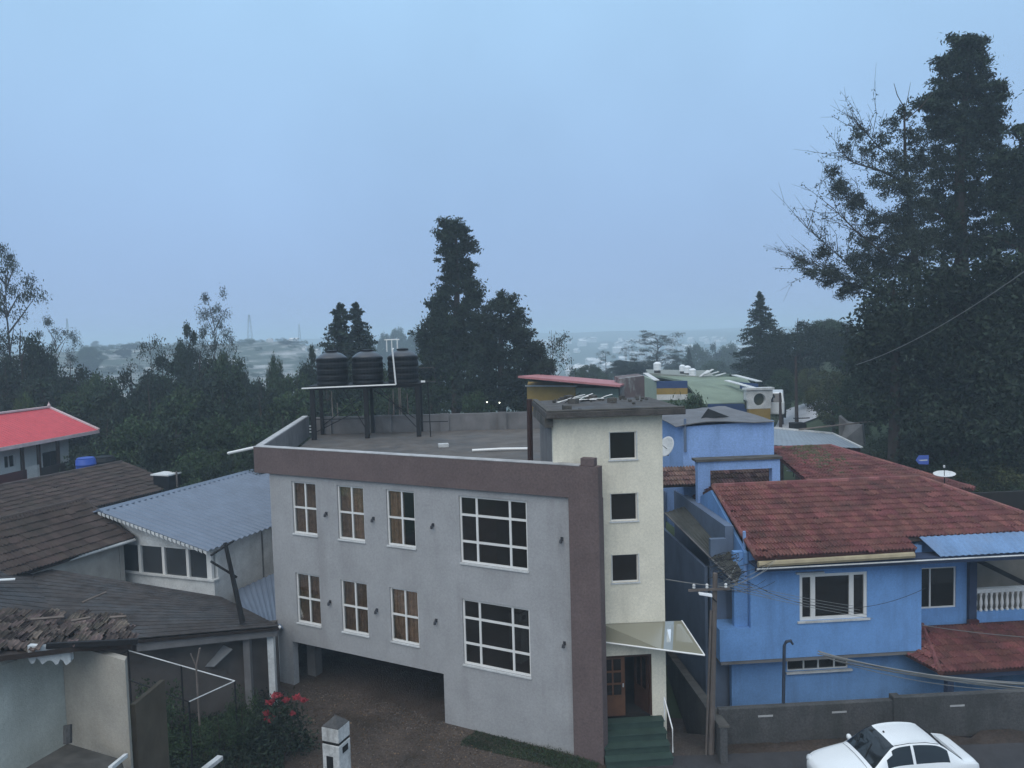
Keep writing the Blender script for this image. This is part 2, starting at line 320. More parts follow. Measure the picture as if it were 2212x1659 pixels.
# ------------------------------------------------------------------ roof tiles
def tile_mesh(name, tw, tl, m, lip=.035):
    prof = [(0, .048), (.08, .070), (.20, .016), (.40, .006), (.50, .040), (.58, .070), (.70, .016), (.90, .006), (1.0, .048)]; n = len(prof); V = []
    for x, z in prof: V.append((x * tw, 0, z + lip - .045))
    for x, z in prof: V.append((x * tw, 0, z + lip))
    for x, z in prof: V.append((x * tw, tl * 1.1, z))
    F = [(i, i + 1, n + i + 1, n + i) for i in range(n - 1)] + [(n + i, n + i + 1, 2 * n + i + 1, 2 * n + i) for i in range(n - 1)]
    me = bpy.data.meshes.new(name); me.from_pydata(V, [], F); me.materials.append(m); return me, np.array(V), F
def inpoly(p, poly):
    c = False; n = len(poly); j = n - 1
    for i in range(n):
        if (poly[i][1] > p[1]) != (poly[j][1] > p[1]) and p[0] < (poly[j][0] - poly[i][0]) * (p[1] - poly[i][1]) / (poly[j][1] - poly[i][1]) + poly[i][0]: c = not c
        j = i
    return c
def tile_roof(roof, pts, tw, tl, m, nobj=300, seed=1, lip=.052, eave=(0, 1)):
    """lay clay tiles over a planar roof polygon pts (world points); pts[eave[0]]->pts[eave[1]] is the eave"""
    rng = random.Random(seed); P = [np.array(p, float) for p in pts]; p0 = P[eave[0]]; e = P[eave[1]] - p0; e /= np.linalg.norm(e)
    nn = np.zeros(3)
    for i in range(len(P)): nn += np.cross(P[i] - P[0], P[(i + 1) % len(P)] - P[0])
    nn /= np.linalg.norm(nn); nn = nn if nn[2] > 0 else -nn
    s = np.cross(nn, e)
    if s[2] < 0: s = -s; 
    e2 = np.cross(s, nn)
    if e2 @ e < 0: p0 = P[eave[1]]; e = -e
    e = e2
    ab = [((q - p0) @ e, (q - p0) @ s) for q in P]
    a0, a1 = min(a for a, b in ab), max(a for a, b in ab); b0, b1 = min(b for a, b in ab), max(b for a, b in ab)
    me, TV, TF = tile_mesh('tile', tw, tl, m, lip); cand = []
    for j in range(int((b1 - b0) / tl) + 1):
        for i in range(int((a1 - a0) / tw) + 1):
            a = a0 + i * tw + (tw * .5 if j % 2 else 0) * 0; b = b0 + j * tl
            if inpoly((a + tw / 2, b + tl * .55), ab):
                w = p0 + e * a + s * b + nn * .01; cand.append((np.linalg.norm(w - CAMO), w))
    cand.sort(key=lambda c: c[0]); og = ORG[roof]; VV = []; FF = []
    for k, (d, w) in enumerate(cand):
        dz = rng.uniform(-.008, .012); tw_ = rng.gauss(0, .022); slip = rng.uniform(.04, .12) if rng.random() < .05 else 0; w = w - s * slip + nn * slip * .12; ee = e + s * tw_; ss = s - e * tw_ + nn * rng.uniform(-.02, .03); w = w + nn * dz
        if k < nobj:
            o = bpy.data.objects.new('tile', me); COL.objects.link(o); o.parent = roof
            l = w - og; o.matrix_local = Matrix(((ee[0], ss[0], nn[0], l[0]), (ee[1], ss[1], nn[1], l[1]), (ee[2], ss[2], nn[2], l[2]), (0, 0, 0, 1)))
        else:
            b = len(VV); VV.extend((w - og + TV[:, :1] * ee + TV[:, 1:2] * ss + TV[:, 2:3] * nn).tolist()); FF.extend([tuple(b + i for i in f) for f in TF])
    if VV:
        me2 = bpy.data.meshes.new('tile_field'); me2.from_pydata(VV, [], FF); me2.materials.append(m)
        o = bpy.data.objects.new('tile_field', me2); COL.objects.link(o); o.parent = roof; o['kind'] = 'stuff'
    return len(cand)
def ridge_tiles(roof, a, b, m, r=.11, step=.38):
    a = np.array(a, float); b = np.array(b, float); L = np.linalg.norm(b - a); n = max(1, int(L / step)); d = (b - a) / L
    for i in range(n):
        q = a + d * (L * i / n); w = a + d * (L * (i + 1.08) / n); mb = MB(); mb.tube([q + [0, 0, .02], w + [0, 0, .035]], [r, r * .86], 7); mb.build('ridge_tile', m, roof, smooth=False)
def corr_sheet(mb, pts, pitch=.18, amp=.022, t=.012):
    """corrugated sheet over quad pts: pts[0]->pts[1] lower edge, pts[3]->pts[2] upper edge; ribs run up the slope"""
    a, b, c, d = [np.array(p, float) for p in pts]; L = max(np.linalg.norm(b - a), np.linalg.norm(c - d)); n = int(L / pitch) * 4
    nn = np.cross(b - a, d - a); nn /= np.linalg.norm(nn); nn = nn if nn[2] > 0 else -nn; V = []; F = []
    for i in range(n + 1):
        s = i / n; h = amp * [0, 1, 1, 0][i % 4] * nn
        lo = a * (1 - s) + b * s + h; up = d * (1 - s) + c * s + h; V += [lo, up, lo - nn * t, up - nn * t]
    for i in range(n):
        k = 4 * i; F += [(k, k + 4, k + 5, k + 1), (k + 2, k + 3, k + 7, k + 6), (k, k + 2, k + 6, k + 4), (k + 1, k + 5, k + 7, k + 3)]
    F += [(0, 1, 3, 2), (4 * n, 4 * n + 2, 4 * n + 3, 4 * n + 1)]
    return mb.add(V, F)

# windows: frame mesh is the part, panes (and curtain) its sub-parts
def window(parent, fr, u0, u1, z0, z1, v, us=(), zs=(), bar=.05, fm=None, pm=None, curtain=None, depth=.06, outer=None, curtain_gap=0.0, name='window', label=None):
    fm = fm or WHITE; pm = pm or GLASS; mb = MB(); ob = outer or bar
    mb.box(fr, u0, u1, v, v + depth, z0, z0 + ob); mb.box(fr, u0, u1, v, v + depth, z1 - ob, z1); mb.box(fr, u0, u0 + ob, v, v + depth, z0 + ob, z1 - ob); mb.box(fr, u1 - ob, u1, v, v + depth, z0 + ob, z1 - ob)
    for u in us: mb.box(fr, u - bar / 2, u + bar / 2, v + .004, v + depth - .004, z0 + ob, z1 - ob)
    ue = [u0 + ob] + [x for u in us for x in (u - bar / 2, u + bar / 2)] + [u1 - ob]
    for z in zs:
        for i in range(0, len(ue), 2): mb.box(fr, ue[i], ue[i + 1], v + .006, v + depth - .006, z - bar / 2, z + bar / 2)
    w = mb.build(name, fm, parent, label=label)
    ze = [z0 + ob] + [x for z in zs for x in (z - bar / 2, z + bar / 2)] + [z1 - ob]
    for i in range(0, len(ue), 2):
        for j in range(0, len(ze), 2):
            p = MB(); p.box(fr, ue[i], ue[i + 1], v + depth / 2, v + depth / 2 + .006, ze[j], ze[j + 1]); p.build('pane', pm, w)
    if curtain:
        cu0, cu1 = u0 + .04, u1 - .04 - curtain_gap * (u1 - u0); n = 26; V = []; F = []
        for i in range(n + 1):
            u = cu0 + (cu1 - cu0) * i / n; vv = v + depth + .05 + .03 * math.sin(i * 1.9) + .012 * math.sin(i * 5.1)
            V += [fr.P(u, vv, z0), fr.P(u, vv, z1), fr.P(u, vv + .006, z0), fr.P(u, vv + .006, z1)]
        for i in range(n): k = 4 * i; F += [(k, k + 4, k + 5, k + 1), (k + 2, k + 3, k + 7, k + 6)]
        c = MB(); c.add(V, F); c.build('curtain', curtain, w)
    return w

# ================================================================== GREY BUILDING
G = Fr((-1.603, 22.0), -28)          # facade axes
T = Fr((4.066, 20.9), 4)             # stair tower axes
gb = thing('apartment_building', 'grey flat-roofed building with mauve-brown parapet and white gridded windows, in the centre', 'building', G.P(0, 0, -.45))
holes = []; small = [(-6.48, -5.45), (-4.57, -3.51), (-2.64, -1.59)]; big = (-.03, 2.17)
for z0, z1, zb in ((4.75, 6.47, 4.51), (1.75, 3.43, 1.49)):
    for a, b in small: holes.append((a, b, z0, z1))
    holes.append((*big, zb, z1))
holes.append((-6.75, -.75, -.6, 1.05))
mb = MB(); mb.wall(G, -7.45, 4.30, -.6, 6.72, 0, .24, holes); mb.build('front_wall', GREY, gb)
mb = MB(); mb.box(G, -8.02, 4.33, -.10, .20, 6.69, 7.55); mb.build('parapet_band', BROWN, gb)
mb = MB(); mb.box(G, 3.47, 4.33, -.10, -.003, -.55, 6.69); mb.box(G, 4.303, 4.33, -.003, .24, -.55, 6.69); mb.build('corner_band', BROWN, gb)
mb = MB(); mb.box(G, -8.03, 3.80, -.11, .21, 7.553, 7.575); mb.build('coping', COPE, gb)
mb = MB(); mb.box(G, 3.82, 4.20, -.04, .18, 7.56, 7.76); mb.build('parapet_stub', BROWN, gb)
Lc = G.P(-7.75, .1, 0)[:2]; BL = np.array([-9.55, 35.9]); BRc = T.P(-.1, 15.0, 0)[:2]
def vwall(name, m, a, b, z0, z1, t=.2, par=None):
    a = np.array(a[:2]); b = np.array(b[:2]); L = np.linalg.norm(b - a); f = Fr(a, math.degrees(math.atan2(b[1] - a[1], b[0] - a[0]))); mb = MB(); mb.box(f, 0, L, 0, t, z0, z1); return mb.build(name, m, par or gb)
vwall('left_parapet', SIDEGREY, G.P(-7.86, .22, 0), BL, 6.6, 7.55)
vwall('left_coping', COPE, G.P(-7.90, .22, 0), BL + [-.04, 0], 7.553, 7.58, .24)
vwall('left_wall', GREY, G.P(-7.40, .25, 0), BL + [.45, -.1], -.6, 6.58)
bw = vwall('back_parapet', SIDEGREY, BL + [.25, 0], BRc, 6.6, 7.48)
for t in (.05, .28, .50, .72, .95):
    q = BL + [.25, 0] + t * (BRc - BL - [.25, 0]); mb = MB(); mb.box(Fr(q, 0), -.2, .2, -.13, -.003, 6.6, 7.52); mb.build('parapet_pier', SIDEGREY, gb)
vwall('back_wall', GREY, BL + [.45, 0], BRc, -.6, 6.58)
vwall('right_wall', GREY, T.P(-.15, 3.2, 0), BRc, -.6, 7.4)
dk = [G.P(-7.62, .22, 6.62), G.P(4.05, .22, 6.62), T.P(-1.9, .26, 6.62), T.P(-.2, .3, 6.62), T.P(-.2, 14.9, 6.62), np.array([*(BL + [.3, -.05]), 6.62])]
mb = MB(); mb.prism(dk, (0, 0, .08)); mb.build('terrace_floor', ROOFCON, gb)
for z in (3.82, .99):
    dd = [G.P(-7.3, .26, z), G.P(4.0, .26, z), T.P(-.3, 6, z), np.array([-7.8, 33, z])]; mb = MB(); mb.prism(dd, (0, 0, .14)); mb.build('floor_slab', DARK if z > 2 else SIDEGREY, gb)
mb = MB(); mb.box(G, -7.2, 4, 4.2, 4.3, 1.2, 3.8); mb.box(G, -7.2, 4, 4.2, 4.3, 3.98, 6.6); mb.build('inner_wall', SIDEGREY, gb)
mb = MB(); mb.box(G, -7.2, -.4, 7.6, 7.75, -.5, .98); mb.build('parking_back_wall', SIDEGREY, gb)
mb = MB(); mb.box(G, -.72, -.48, .26, 7.5, -.5, .98); mb.build('parking_side_wall', SIDEGREY, gb)
for u, v in ((-6.9, .8), (-3.8, 3.4), (-6.6, 4.2)):
    mb = MB(); mb.box(G, u, u + .35, v, v + .35, -.5, .985); mb.build('pillar', SIDEGREY, gb)
mb = MB(); mb.prism([G.P(-7.44, .02, .55), G.P(-7.44, .02, 1.05), G.P(-6.76, .02, 1.05)], np.append(G.v * .2, 0)); mb.build('bracket', GREY, gb)
for r, (z0, z1, zb) in enumerate(((4.75, 6.47, 4.51), (1.75, 3.43, 1.49))):
    for k, (a, b) in enumerate(small):
        w_ = window(gb, G, a, b, z0, z1, .05, [(a + b) / 2 + .02], [(z0 + z1) / 2], .055, outer=.05, curtain=CURT, curtain_gap=.42 if (r == 0 and k == 2) else (.10 if r == 0 else 0))
        mb = MB(); mb.box(G, a - .02, b + .02, -.035, .045, z0 - .045, z0 - .004); mb.build('sill', WHITEW, w_)
    u0, u1 = big; wd = u1 - u0
    w_ = window(gb, G, u0, u1, zb, z1, .05, [u0 + wd * .255, u0 + wd * .745], [zb + .62, z1 - .56], .065, outer=.055, pm=DGLASS)
    mb = MB(); mb.box(G, big[0] - .02, big[1] + .02, -.035, .045, zb - .05, zb - .004); mb.build('sill', WHITEW, w_)
# wall lamps on the facade
names = ['left end', 'second from left', 'left of the large window', 'nearest the brown corner']
for z, row in ((5.53, 'upper'), (2.65, 'lower')):
    for (s, nm) in zip((-5.02, -3.14, -.94, 3.22), names):
        lp = thing('wall_lamp', f'small dark wall lamp, {row} row of the grey facade, {nm}', 'lamp', G.P(s, 0, z), 'wall lamps on the grey facade')
        mb = MB(); mb.box(G, s - .035, s + .035, -.03, -.002, z - .05, z + .05); mb.build('backplate', LAMPM, lp)
        mb = MB(); mb.tube([G.P(s, -.03, z + .02), G.P(s, -.08, z + .04), G.P(s, -.10, z + .0)], .011, 6); mb.build('arm', LAMPM, lp)
        mb = MB(); mb.lathe(G.P(s, -.10, z - .10), [(.035, 0), (.044, .015), (.036, .085), (.015, .11)], 10); mb.build('shade', LAMPM, lp)

# stair tower
tw = thing('stair_tower', 'cream stair tower with three square dark windows and a mossy slab roof', 'tower', T.P(-1.5, 0, -.45))
th = [(-1.46, -.73, 7.59, 8.34), (-1.46, -.73, 5.89, 6.65), (-1.46, -.73, 4.18, 4.95), (-1.92, -.40, -.1, 2.12)]
mb = MB(); mb.wall(T, -3.01, 0, -.6, 8.80, 0, .22, th); mb.build('front_wall', CREAM, tw)
mb = MB(); mb.box(T, -3.012, -2.80, .222, 3.1, -.6, 8.80); mb.build('left_wall', SIDEGREY, tw)
mb = MB(); mb.box(T, -.22, .002, .222, 3.1, -.6, 8.80); mb.build('right_wall', CREAM, tw)
mb = MB(); mb.box(T, -3.01, 0, 3.103, 3.3, -.6, 8.80); mb.build('back_wall', SIDEGREY, tw)
mb = MB(); mb.box(T, -2.7, -.3, 1.6, 1.7, -.4, 8.7); mb.build('stair_wall', DARK, tw)
mb = MB(); rngs = random.Random(4); top = []
mb.box(T, -3.22, .55, -.38, 3.55, 8.803, 8.97); mb.build('slab_roof', WETSLAB, tw, bevel=.02)
mb = MB(); mb.box(T, -3.20, .53, -.36, -.20, 8.973, 9.02); mb.box(T, -3.20, -3.05, -.198, 3.5, 8.973, 9.03); mb.build('roof_kerb', MOSSCON, tw, bevel=.015)
mb = MB(); mb.box(T, -3.24, -3.015, -.2, 3.0, 8.55, 8.80); mb.build('eave_beam', MOSSCON, tw)
for a, b, z0, z1 in th[:3]:
    window(tw, T, a, b, z0, z1, .06, (), [], .016, outer=.025, pm=DGLASS)
    mb = MB(); mb.box(T, a - .05, b + .05, -.03, -.003, z0 - .04, z0); mb.box(T, b, b + .03, -.016, -.003, z0, z1 + .02); mb.box(T, a - .02, a, -.016, -.003, z0, z1 + .02); mb.build('window_surround', WHITEW, tw)
dl = MB(); dl.wall(T, -1.90, -1.14, .36, 2.12, .10, .05, [(-1.74, -1.50, .95, 1.25), (-1.46, -1.24, .95, 1.25), (-1.74, -1.50, 1.30, 1.6), (-1.46, -1.24, 1.30, 1.6), (-1.74, -1.50, 1.65, 1.98), (-1.46, -1.24, 1.65, 1.98)])
door = dl.build('door', WOOD, tw)
for a, b in ((-1.74, -1.50), (-1.46, -1.24)):
    for z0, z1 in ((.95, 1.25), (1.30, 1.6), (1.65, 1.98)): p = MB(); p.box(T, a, b, .12, .127, z0, z1); p.build('pane', DGLASS, door)
p = MB(); p.tube([T.P(-1.20, .06, 1.2), T.P(-1.20, .04, 1.3)], .02, 6); p.build('handle', HLAMP, door)
d2 = MB(); f2 = Fr(T.P(-.44, .12, 0)[:2], math.degrees(T.ang) + 112); d2.wall(f2, 0, .68, .36, 2.1, 0, .05, [(.1, .32, 1.0, 1.9), (.36, .58, 1.0, 1.9)]); door2 = d2.build('door', WOODD, tw, label='open door leaf')
for a, b in ((.1, .32), (.36, .58)): p = MB(); p.box(f2, a, b, .02, .027, 1.0, 1.9); p.build('pane', DGLASS, door2)
mb = MB(); mb.box(T, -1.915, -.40, .03, .09, 2.06, 2.118); mb.box(T, -.46, -.402, .03, .09, .36, 2.06); mb.build('door_frame', WOODD, tw)
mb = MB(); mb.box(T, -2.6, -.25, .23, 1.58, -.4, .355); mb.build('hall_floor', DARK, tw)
for k in range(4):
    z = .355 - .19 * k; mb = MB(); mb.box(T, -1.86 - .02 * k, -.16, -.28 - .29 * k, (-.02 if k == 0 else -.28 - .29 * (k - 1)), -.55, z - .03); mb.build('riser', STEPG, tw)
    mb = MB(); mb.box(T, -1.88 - .02 * k, -.14, -.31 - .29 * k, (-.004 if k == 0 else -.285 - .29 * (k - 1)), z - .028, z); mb.build('step', STEPG, tw)
mb = MB(); mb.tube([T.P(-.14, -.30, .36), T.P(-.14, -.30, 1.0), T.P(-.10, -.95, .45), T.P(-.10, -.95, -.2)], .018, 6); mb.build('handrail', PVC, tw)
cn = thing('entrance_canopy', 'tilted translucent sheet canopy with white edge above the stair tower door', 'canopy', T.P(-.6, -.5, 2.6))
A0, A1, B1, B0 = T.P(-1.78, -.02, 3.05), T.P(.47, -.02, 3.02), T.P(.66, -1.39, 2.60), T.P(-1.76, -.24, 2.62)
am = A0 + (A1 - A0) * .79; bm_ = B0 + (B1 - B0) * .60; am2 = A0 + (A1 - A0) * .90; bm2 = B0 + (B1 - B0) * .69
mb = MB(); mb.slab([A0, am, bm_, B0], .012); mb.build('sheet', CANOPYG, cn)
mb = MB(); mb.slab([am, am2, bm2, bm_], .012); mb.build('clear_panel', PANELG, cn)
mb = MB(); mb.slab([am2, A1, B1, bm2], .012); mb.build('sheet', CANOPYG, cn)
mb = MB(); mb.tube([B0, B1], .022, 6); mb.build('front_rail', PVC, cn)
mb = MB(); mb.tube([A1, B1], .016, 6); mb.tube([A1, T.P(.02, -.02, 2.7)], .016, 6); mb.build('side_rail', PVC, cn)
mb = MB(); mb.tube([T.P(-3.28, 3.9, 6.72), T.P(-3.26, 3.9, 9.0)], .09, 8); mb.build('drain_pipe', mat('rust_pipe', (.045, .022, .018), .8, .2), label='thick dark rust-brown pipe standing at the left of the stair tower', cat='pipe')
rp = thing('roof_scrap', 'tangle of white pipes and dark scrap lying on the tower slab roof', 'scrap', T.P(-1.6, 2.6, 8.97))
rg = random.Random(9)
for k in range(9):
    a = T.P(rg.uniform(-2.6, -1.0), rg.uniform(1.9, 3.2), 8.99); d = np.array([rg.uniform(.4, 1.0), rg.uniform(-.2, .3), rg.uniform(0, .30)]); mb = MB(); mb.tube([a, a + d * .5 + [0, 0, .02], a + d], .014, 5); mb.build('pipe', PVC if k % 3 else IRON, rp)
for k in range(34):
    a = T.P(rg.uniform(-3.0, .3), rg.uniform(1.9, 3.4) if k < 26 else rg.uniform(-.2, 3.4), 8.97); s = rg.choice([.04, .06, .08, .12, .2]); mb = MB(); mb.box(Fr(a[:2], rg.uniform(0, 90)), 0, s, 0, s * 1.4, 8.975, 8.99 + s * .6); mb.build('lump', MOSSCON, rp)

# water tank stand
TS = Fr(D(795, 945, 33.9)[:2], 3)
st = thing('tank_stand', 'dark steel stand of legs and braces carrying water tanks on the terrace', 'stand', TS.P(0, 0, 6.7))
PZ = 9.02
for u in (-2.35, -.02, 2.25):
    for v in (0, 1.9):
        mb = MB(); mb.bar(TS.P(u, v, 6.7), TS.P(u, v, PZ), .19 if v == 0 else .14); mb.build('leg', IRON, st)
for v in (0, 1.9):
    mb = MB(); mb.bar(TS.P(-2.5, v, PZ - .06), TS.P(2.4, v, PZ - .06), .10, .12); mb.build('beam', IRON, st)
for u in (-2.35, -.02, 2.25):
    mb = MB(); mb.bar(TS.P(u, -.05, PZ - .07), TS.P(u, 1.95, PZ - .07), .08, .10); mb.build('cross_beam', IRON, st)
for a, b in (((-2.35, 0, 7.0), (-.02, 0, 8.1)), ((-.02, 0, 7.0), (-1.0, 0, 8.9)), ((2.25, 0, 7.0), (.6, 0, 8.9)), ((-2.35, 1.9, 7.1), (-.02, 1.9, 8.8)), ((-.02, 1.9, 8.8), (2.25, 1.9, 7.1))):
    mb = MB(); mb.tube([TS.P(*a), TS.P(*b)], .022, 5); mb.build('brace', IRON, st)
mb = MB(); mb.box(TS, -2.55, 2.45, -.15, 2.05, PZ, PZ + .05); mb.build('deck', IRON, st)
for a in ((2.2, 7.35), (-2.35, 7.6)):
    mb = MB(); mb.tube([TS.P(a[0], -.02, a[1]), TS.P(a[0] + (1.35 if a[0] > 0 else 2.3), -.02, a[1] - .02)], .022, 5); mb.build('tie_rail', IRON, st)
tk0 = None; tlab = {(-1.55, .6): 'leftmost of three', (.02, .6): 'middle of three', (1.6, .6): 'rightmost of three'}
for (u, v), lb in tlab.items():
    c = TS.P(u, v, PZ + .05); r = .69 if v < 1 else .60; k = r / .7
    t = thing('water_tank', f'black ribbed plastic water tank on the stand, {lb}', 'tank', c, 'black water tanks on the terrace stand')
    prof = [(.68, 0), (.70, .03)] + [q for i in range(4) for q in ((.70, .10 + i * .28), (.675, .15 + i * .28), (.675, .20 + i * .28), (.70, .25 + i * .28))] + [(.70, 1.17)]
    mb = MB(); mb.lathe(c, [(a * k, b) for a, b in prof], 28); mb.build('body', BLACKP, t, smooth=False)
    mb = MB(); mb.lathe(c, [(.70 * k, 1.172), (.64 * k, 1.25), (.50 * k, 1.36), (.36 * k, 1.43), (.26 * k, 1.46)], 28); mb.build('shoulder', mat('sky_sheen_black_plastic', (.035, .037, .042), .32, .3, 3, spec=.6), t, smooth=True)  # black plastic lightened: sky sheen on the shoulder put into its colour
    mb = MB(); mb.lathe(c + [0, 0, 1.461], [(.25 * k, 0), (.27 * k, .02), (.27 * k, .07), (.1, .10)], 20); mb.build('lid', BLACKP, t)
pp = thing('supply_pipe', 'white plastic water pipe running along the tank deck and up to a tank lid', 'pipe', TS.P(0, -.3, PZ))
mb = MB(); mb.tube([TS.P(-2.75, -.25, PZ - .02), TS.P(1.33, -.25, PZ + .03)], .032, 7); mb.build('deck_pipe', PVC, pp)
mb = MB(); mb.tube([TS.P(1.33, -.25, PZ + .03), TS.P(1.24, -.28, PZ + 1.55), TS.P(1.22, .3, PZ + 1.60)], .036, 7); mb.build('riser_pipe', PVC, pp)
sf = thing('pipe_rack', 'little white pipe frame standing on top of the tanks', 'frame', TS.P(1.0, 1.4, PZ + 1.5))
for u in (.82, 1.05, 1.3):
    mb = MB(); mb.tube([TS.P(u, 1.4, PZ + 1.45), TS.P(u, 1.4, PZ + 1.98)], .025, 6); mb.build('upright', PVC, sf)
mb = MB(); mb.tube([TS.P(.72, 1.4, PZ + 2.0), TS.P(1.4, 1.4, PZ + 2.0)], .028, 6); mb.build('top_bar', PVC, sf)
br = thing('pipe_bracket', 'thin grey pipe bracket sticking out right of the tanks', 'bracket', TS.P(2.6, .1, PZ))
mb = MB(); mb.tube([TS.P(2.35, 0, PZ + .72), TS.P(3.0, 0, PZ + .72), TS.P(3.05, 0, PZ + .1), TS.P(2.45, 0, PZ + .15)], .016, 6); mb.build('loop', POLEM, br)
mb = MB(); mb.box(TS, 2.42, 2.6, -.1, .05, PZ + .08, PZ + .16); mb.build('valve', PVC, br)
mb = MB(); mb.tube([TS.P(2.78, -.3, 6.7), TS.P(2.72, -.3, PZ + .1)], .022, 6); mb.build('pole', IRON, label='thin dark rod standing right of the tank stand', cat='rod')
mb = MB(); q = Z(1020, 973, 6.76); w = Z(1146, 969, 6.76); mb.tube([q, (q + w) / 2 + [0, 0, .02], w], .05, 7); mb.build('pipe', PVC, label='long white pipe lying on the terrace near the tower', cat='pipe')
q = Z(958, 966, 6.7); mb = MB(); mb.box(Fr(q[:2], 10), -.2, .2, -.12, .12, 6.703, 6.85); mb.build('box', WHITEW, label='small pale box lying on the terrace floor', cat='box', bevel=.01)
q = Z(663, 937, 6.7); rk = thing('white_rack', 'white slatted rack against the left terrace parapet', 'rack', q)
for k in range(3): mb = MB(); mb.box(Fr(q[:2], 5), -.28, .28, 0, .05, 6.75 + k * .14, 6.80 + k * .14); mb.build('slat', PVC, rk)
for k in (-.26, .22): mb = MB(); mb.box(Fr(q[:2], 5), k, k + .04, .052, .09, 6.70, 7.14); mb.build('post', PVC, rk)
mb = MB(); a = D(493, 979, 27.2); b = D(552, 966, 26.4); mb.tube([a, b], .05, 7); mb.build('pipe', PVC, label='white pipe sticking out left of the brown parapet', cat='pipe')

# ================================================================== BLUE HOUSE
B = Fr((6.9305, 24.0), 4)
bh = thing('blue_house', 'blue two-storey house with red clay tile roof, balcony and white-framed window', 'house', B.P(3, 1, -2.3))
mb = MB(); mb.wall(B, .47, 5.94, .48, 3.95, 0, .2, [(2.08, 4.32, 1.67, 3.18)]); mb.build('front_wall', BLUE, bh)
mb = MB(); mb.box(B, .02, .469, .22, .42, 1.5, 3.95); mb.build('recess_wall', BLUE, bh)
mb = MB(); mb.box(B, -.54, .469, -.004, .9, .48, 1.52); mb.build('ledge_box', BLUE, bh)
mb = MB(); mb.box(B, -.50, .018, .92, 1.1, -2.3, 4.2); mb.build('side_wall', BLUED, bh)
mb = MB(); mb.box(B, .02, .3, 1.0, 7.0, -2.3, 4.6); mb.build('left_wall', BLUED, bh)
mb = MB(); mb.box(B, 5.94, 6.14, .0, 1.2, .48, 3.95); mb.build('return_wall', BLUE, bh)
mb = MB(); mb.wall(B, 6.142, 8.52, .50, 3.7, 1.2, .2, [(6.66, 8.12, 1.38, 2.80)]); mb.build('porch_wall', BLUE, bh)
mb = MB(); mb.box(B, -.5, 14, .02, 4.5, .36, .475); mb.build('floor_slab', SIDEGREY, bh)
mb = MB(); lo = [B.onv(1700, 1421, .55)[0], B.onv(1832, 1418, .55)[0]]
mb.wall(B, .03, 14, -2.3, .355, .55, .2, [(lo[0], lo[1], -.22, .20)]); mb.build('lower_wall', BLUE, bh)
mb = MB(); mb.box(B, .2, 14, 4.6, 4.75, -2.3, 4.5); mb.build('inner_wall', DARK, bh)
window(bh, B, 2.08, 4.32, 1.67, 3.18, .03, [2.535, 3.81], [], .15, outer=.10, pm=DGLASS, depth=.09)
window(bh, B, 6.66, 8.12, 1.38, 2.80, 1.24, [7.22], [], .05, outer=.05, pm=DGLASS)
window(bh, B, lo[0], lo[1], -.22, .20, .59, [lo[0] + (lo[1] - lo[0]) * t for t in (.28, .52, .78)], [], .05, outer=.04, pm=DGLASS)
mb = MB(); mb.box(B, 2.0, 4.4, -.05, -.002, 1.60, 1.665); mb.build('sill', WHITEW, bh)
mb = MB(); mb.box(B, lo[0] - .05, lo[1] + .1, .44, .545, -.28, -.225); mb.build('sill', WHITEW, bh)
mb = MB(); mb.box(B, 1.95, 2.85, -.12, -.002, 3.22, 3.27); mb.build('tube_lamp', WHITEW, bh)
# balcony
mb = MB(); mb.box(B, 8.76, 14, 1.15, 1.30, .5, 1.19); mb.build('balcony_parapet', BLUE, bh)
mb = MB(); mb.box(B, 8.76, 14, 1.14, 1.32, 1.84, 1.98); mb.build('balcony_rail', WHITEW, bh)
mb0 = MB(); c0 = B.P(8.84, 1.23, 1.193); mb0.lathe(c0, [(.05, 0), (.05, .05), (.028, .1), (.055, .25), (.05, .33), (.028, .5), (.05, .6), (.05, .647)], 8); bal = mb0.build('baluster', WHITE, bh)
for k in range(1, 26):
    o = bal.copy(); COL.objects.link(o); o.location = np.append(B.u * .19 * k, 0)
for u in (8.50, 12.4):
    mb = MB(); mb.box(B, u, u + .26, 1.05, 1.33, .4, 3.7); mb.build('column', NAVY, bh)
mb = MB(); mb.box(B, 8.6, 14, 3.0, 3.15, .5, 3.9); mb.build('balcony_back_wall', mat('dim_plaster', (.20, .18, .15), .9), bh)
mb = MB(); mb.bar(B.P(9.1, 2.2, 2.9), B.P(11.4, 2.2, 1.7), .10, .16); mb.build('stair_beam', IRON, bh)
# main roof: front slope
EV, EZ0, RV, RZ = -.62, 3.98, 3.33, 5.43
sl = (RZ - EZ0) / (RV - EV)
e0 = B.P(.41, EV, EZ0); ridL = B.P(.41, RV, RZ); nrm = np.cross(np.append(B.u, 0), np.array([*(B.v), sl])); nrm /= np.linalg.norm(nrm)
ridR = PLN(1985, 1031, ridL, (*B.v, 0)); ridR[2] = RZ
nA = PLN(1976, 1187, e0, nrm); nB = PLN(1968, 1157, e0, nrm); nC = PLN(2212, 1140, e0, nrm); hipR = PLN(2212, 1112, e0, nrm)
lA = B.loc(nA); e1 = B.P(lA[0], EV, EZ0); lB = B.loc(nB); lC = B.loc(hipR)
nBz = EZ0 + (lB[1] - EV) * sl
uR = 15.5; hipdir = (B.loc(hipR) - B.loc(ridR)); tt_ = (lB[1] - B.loc(ridR)[1]) / hipdir[1]; cor = B.loc(ridR) + hipdir * tt_
e2 = B.P(lA[0], lB[1], nBz); e3 = B.P(cor[0], lB[1], nBz)
poly = [e0, e1, e2, e3, ridR, ridL]
mb = MB(); mb.slab(poly, .10); rf = mb.build('roof', DECKR, bh)
tile_roof(rf, poly, .235, .32, TILE, 300, 3)
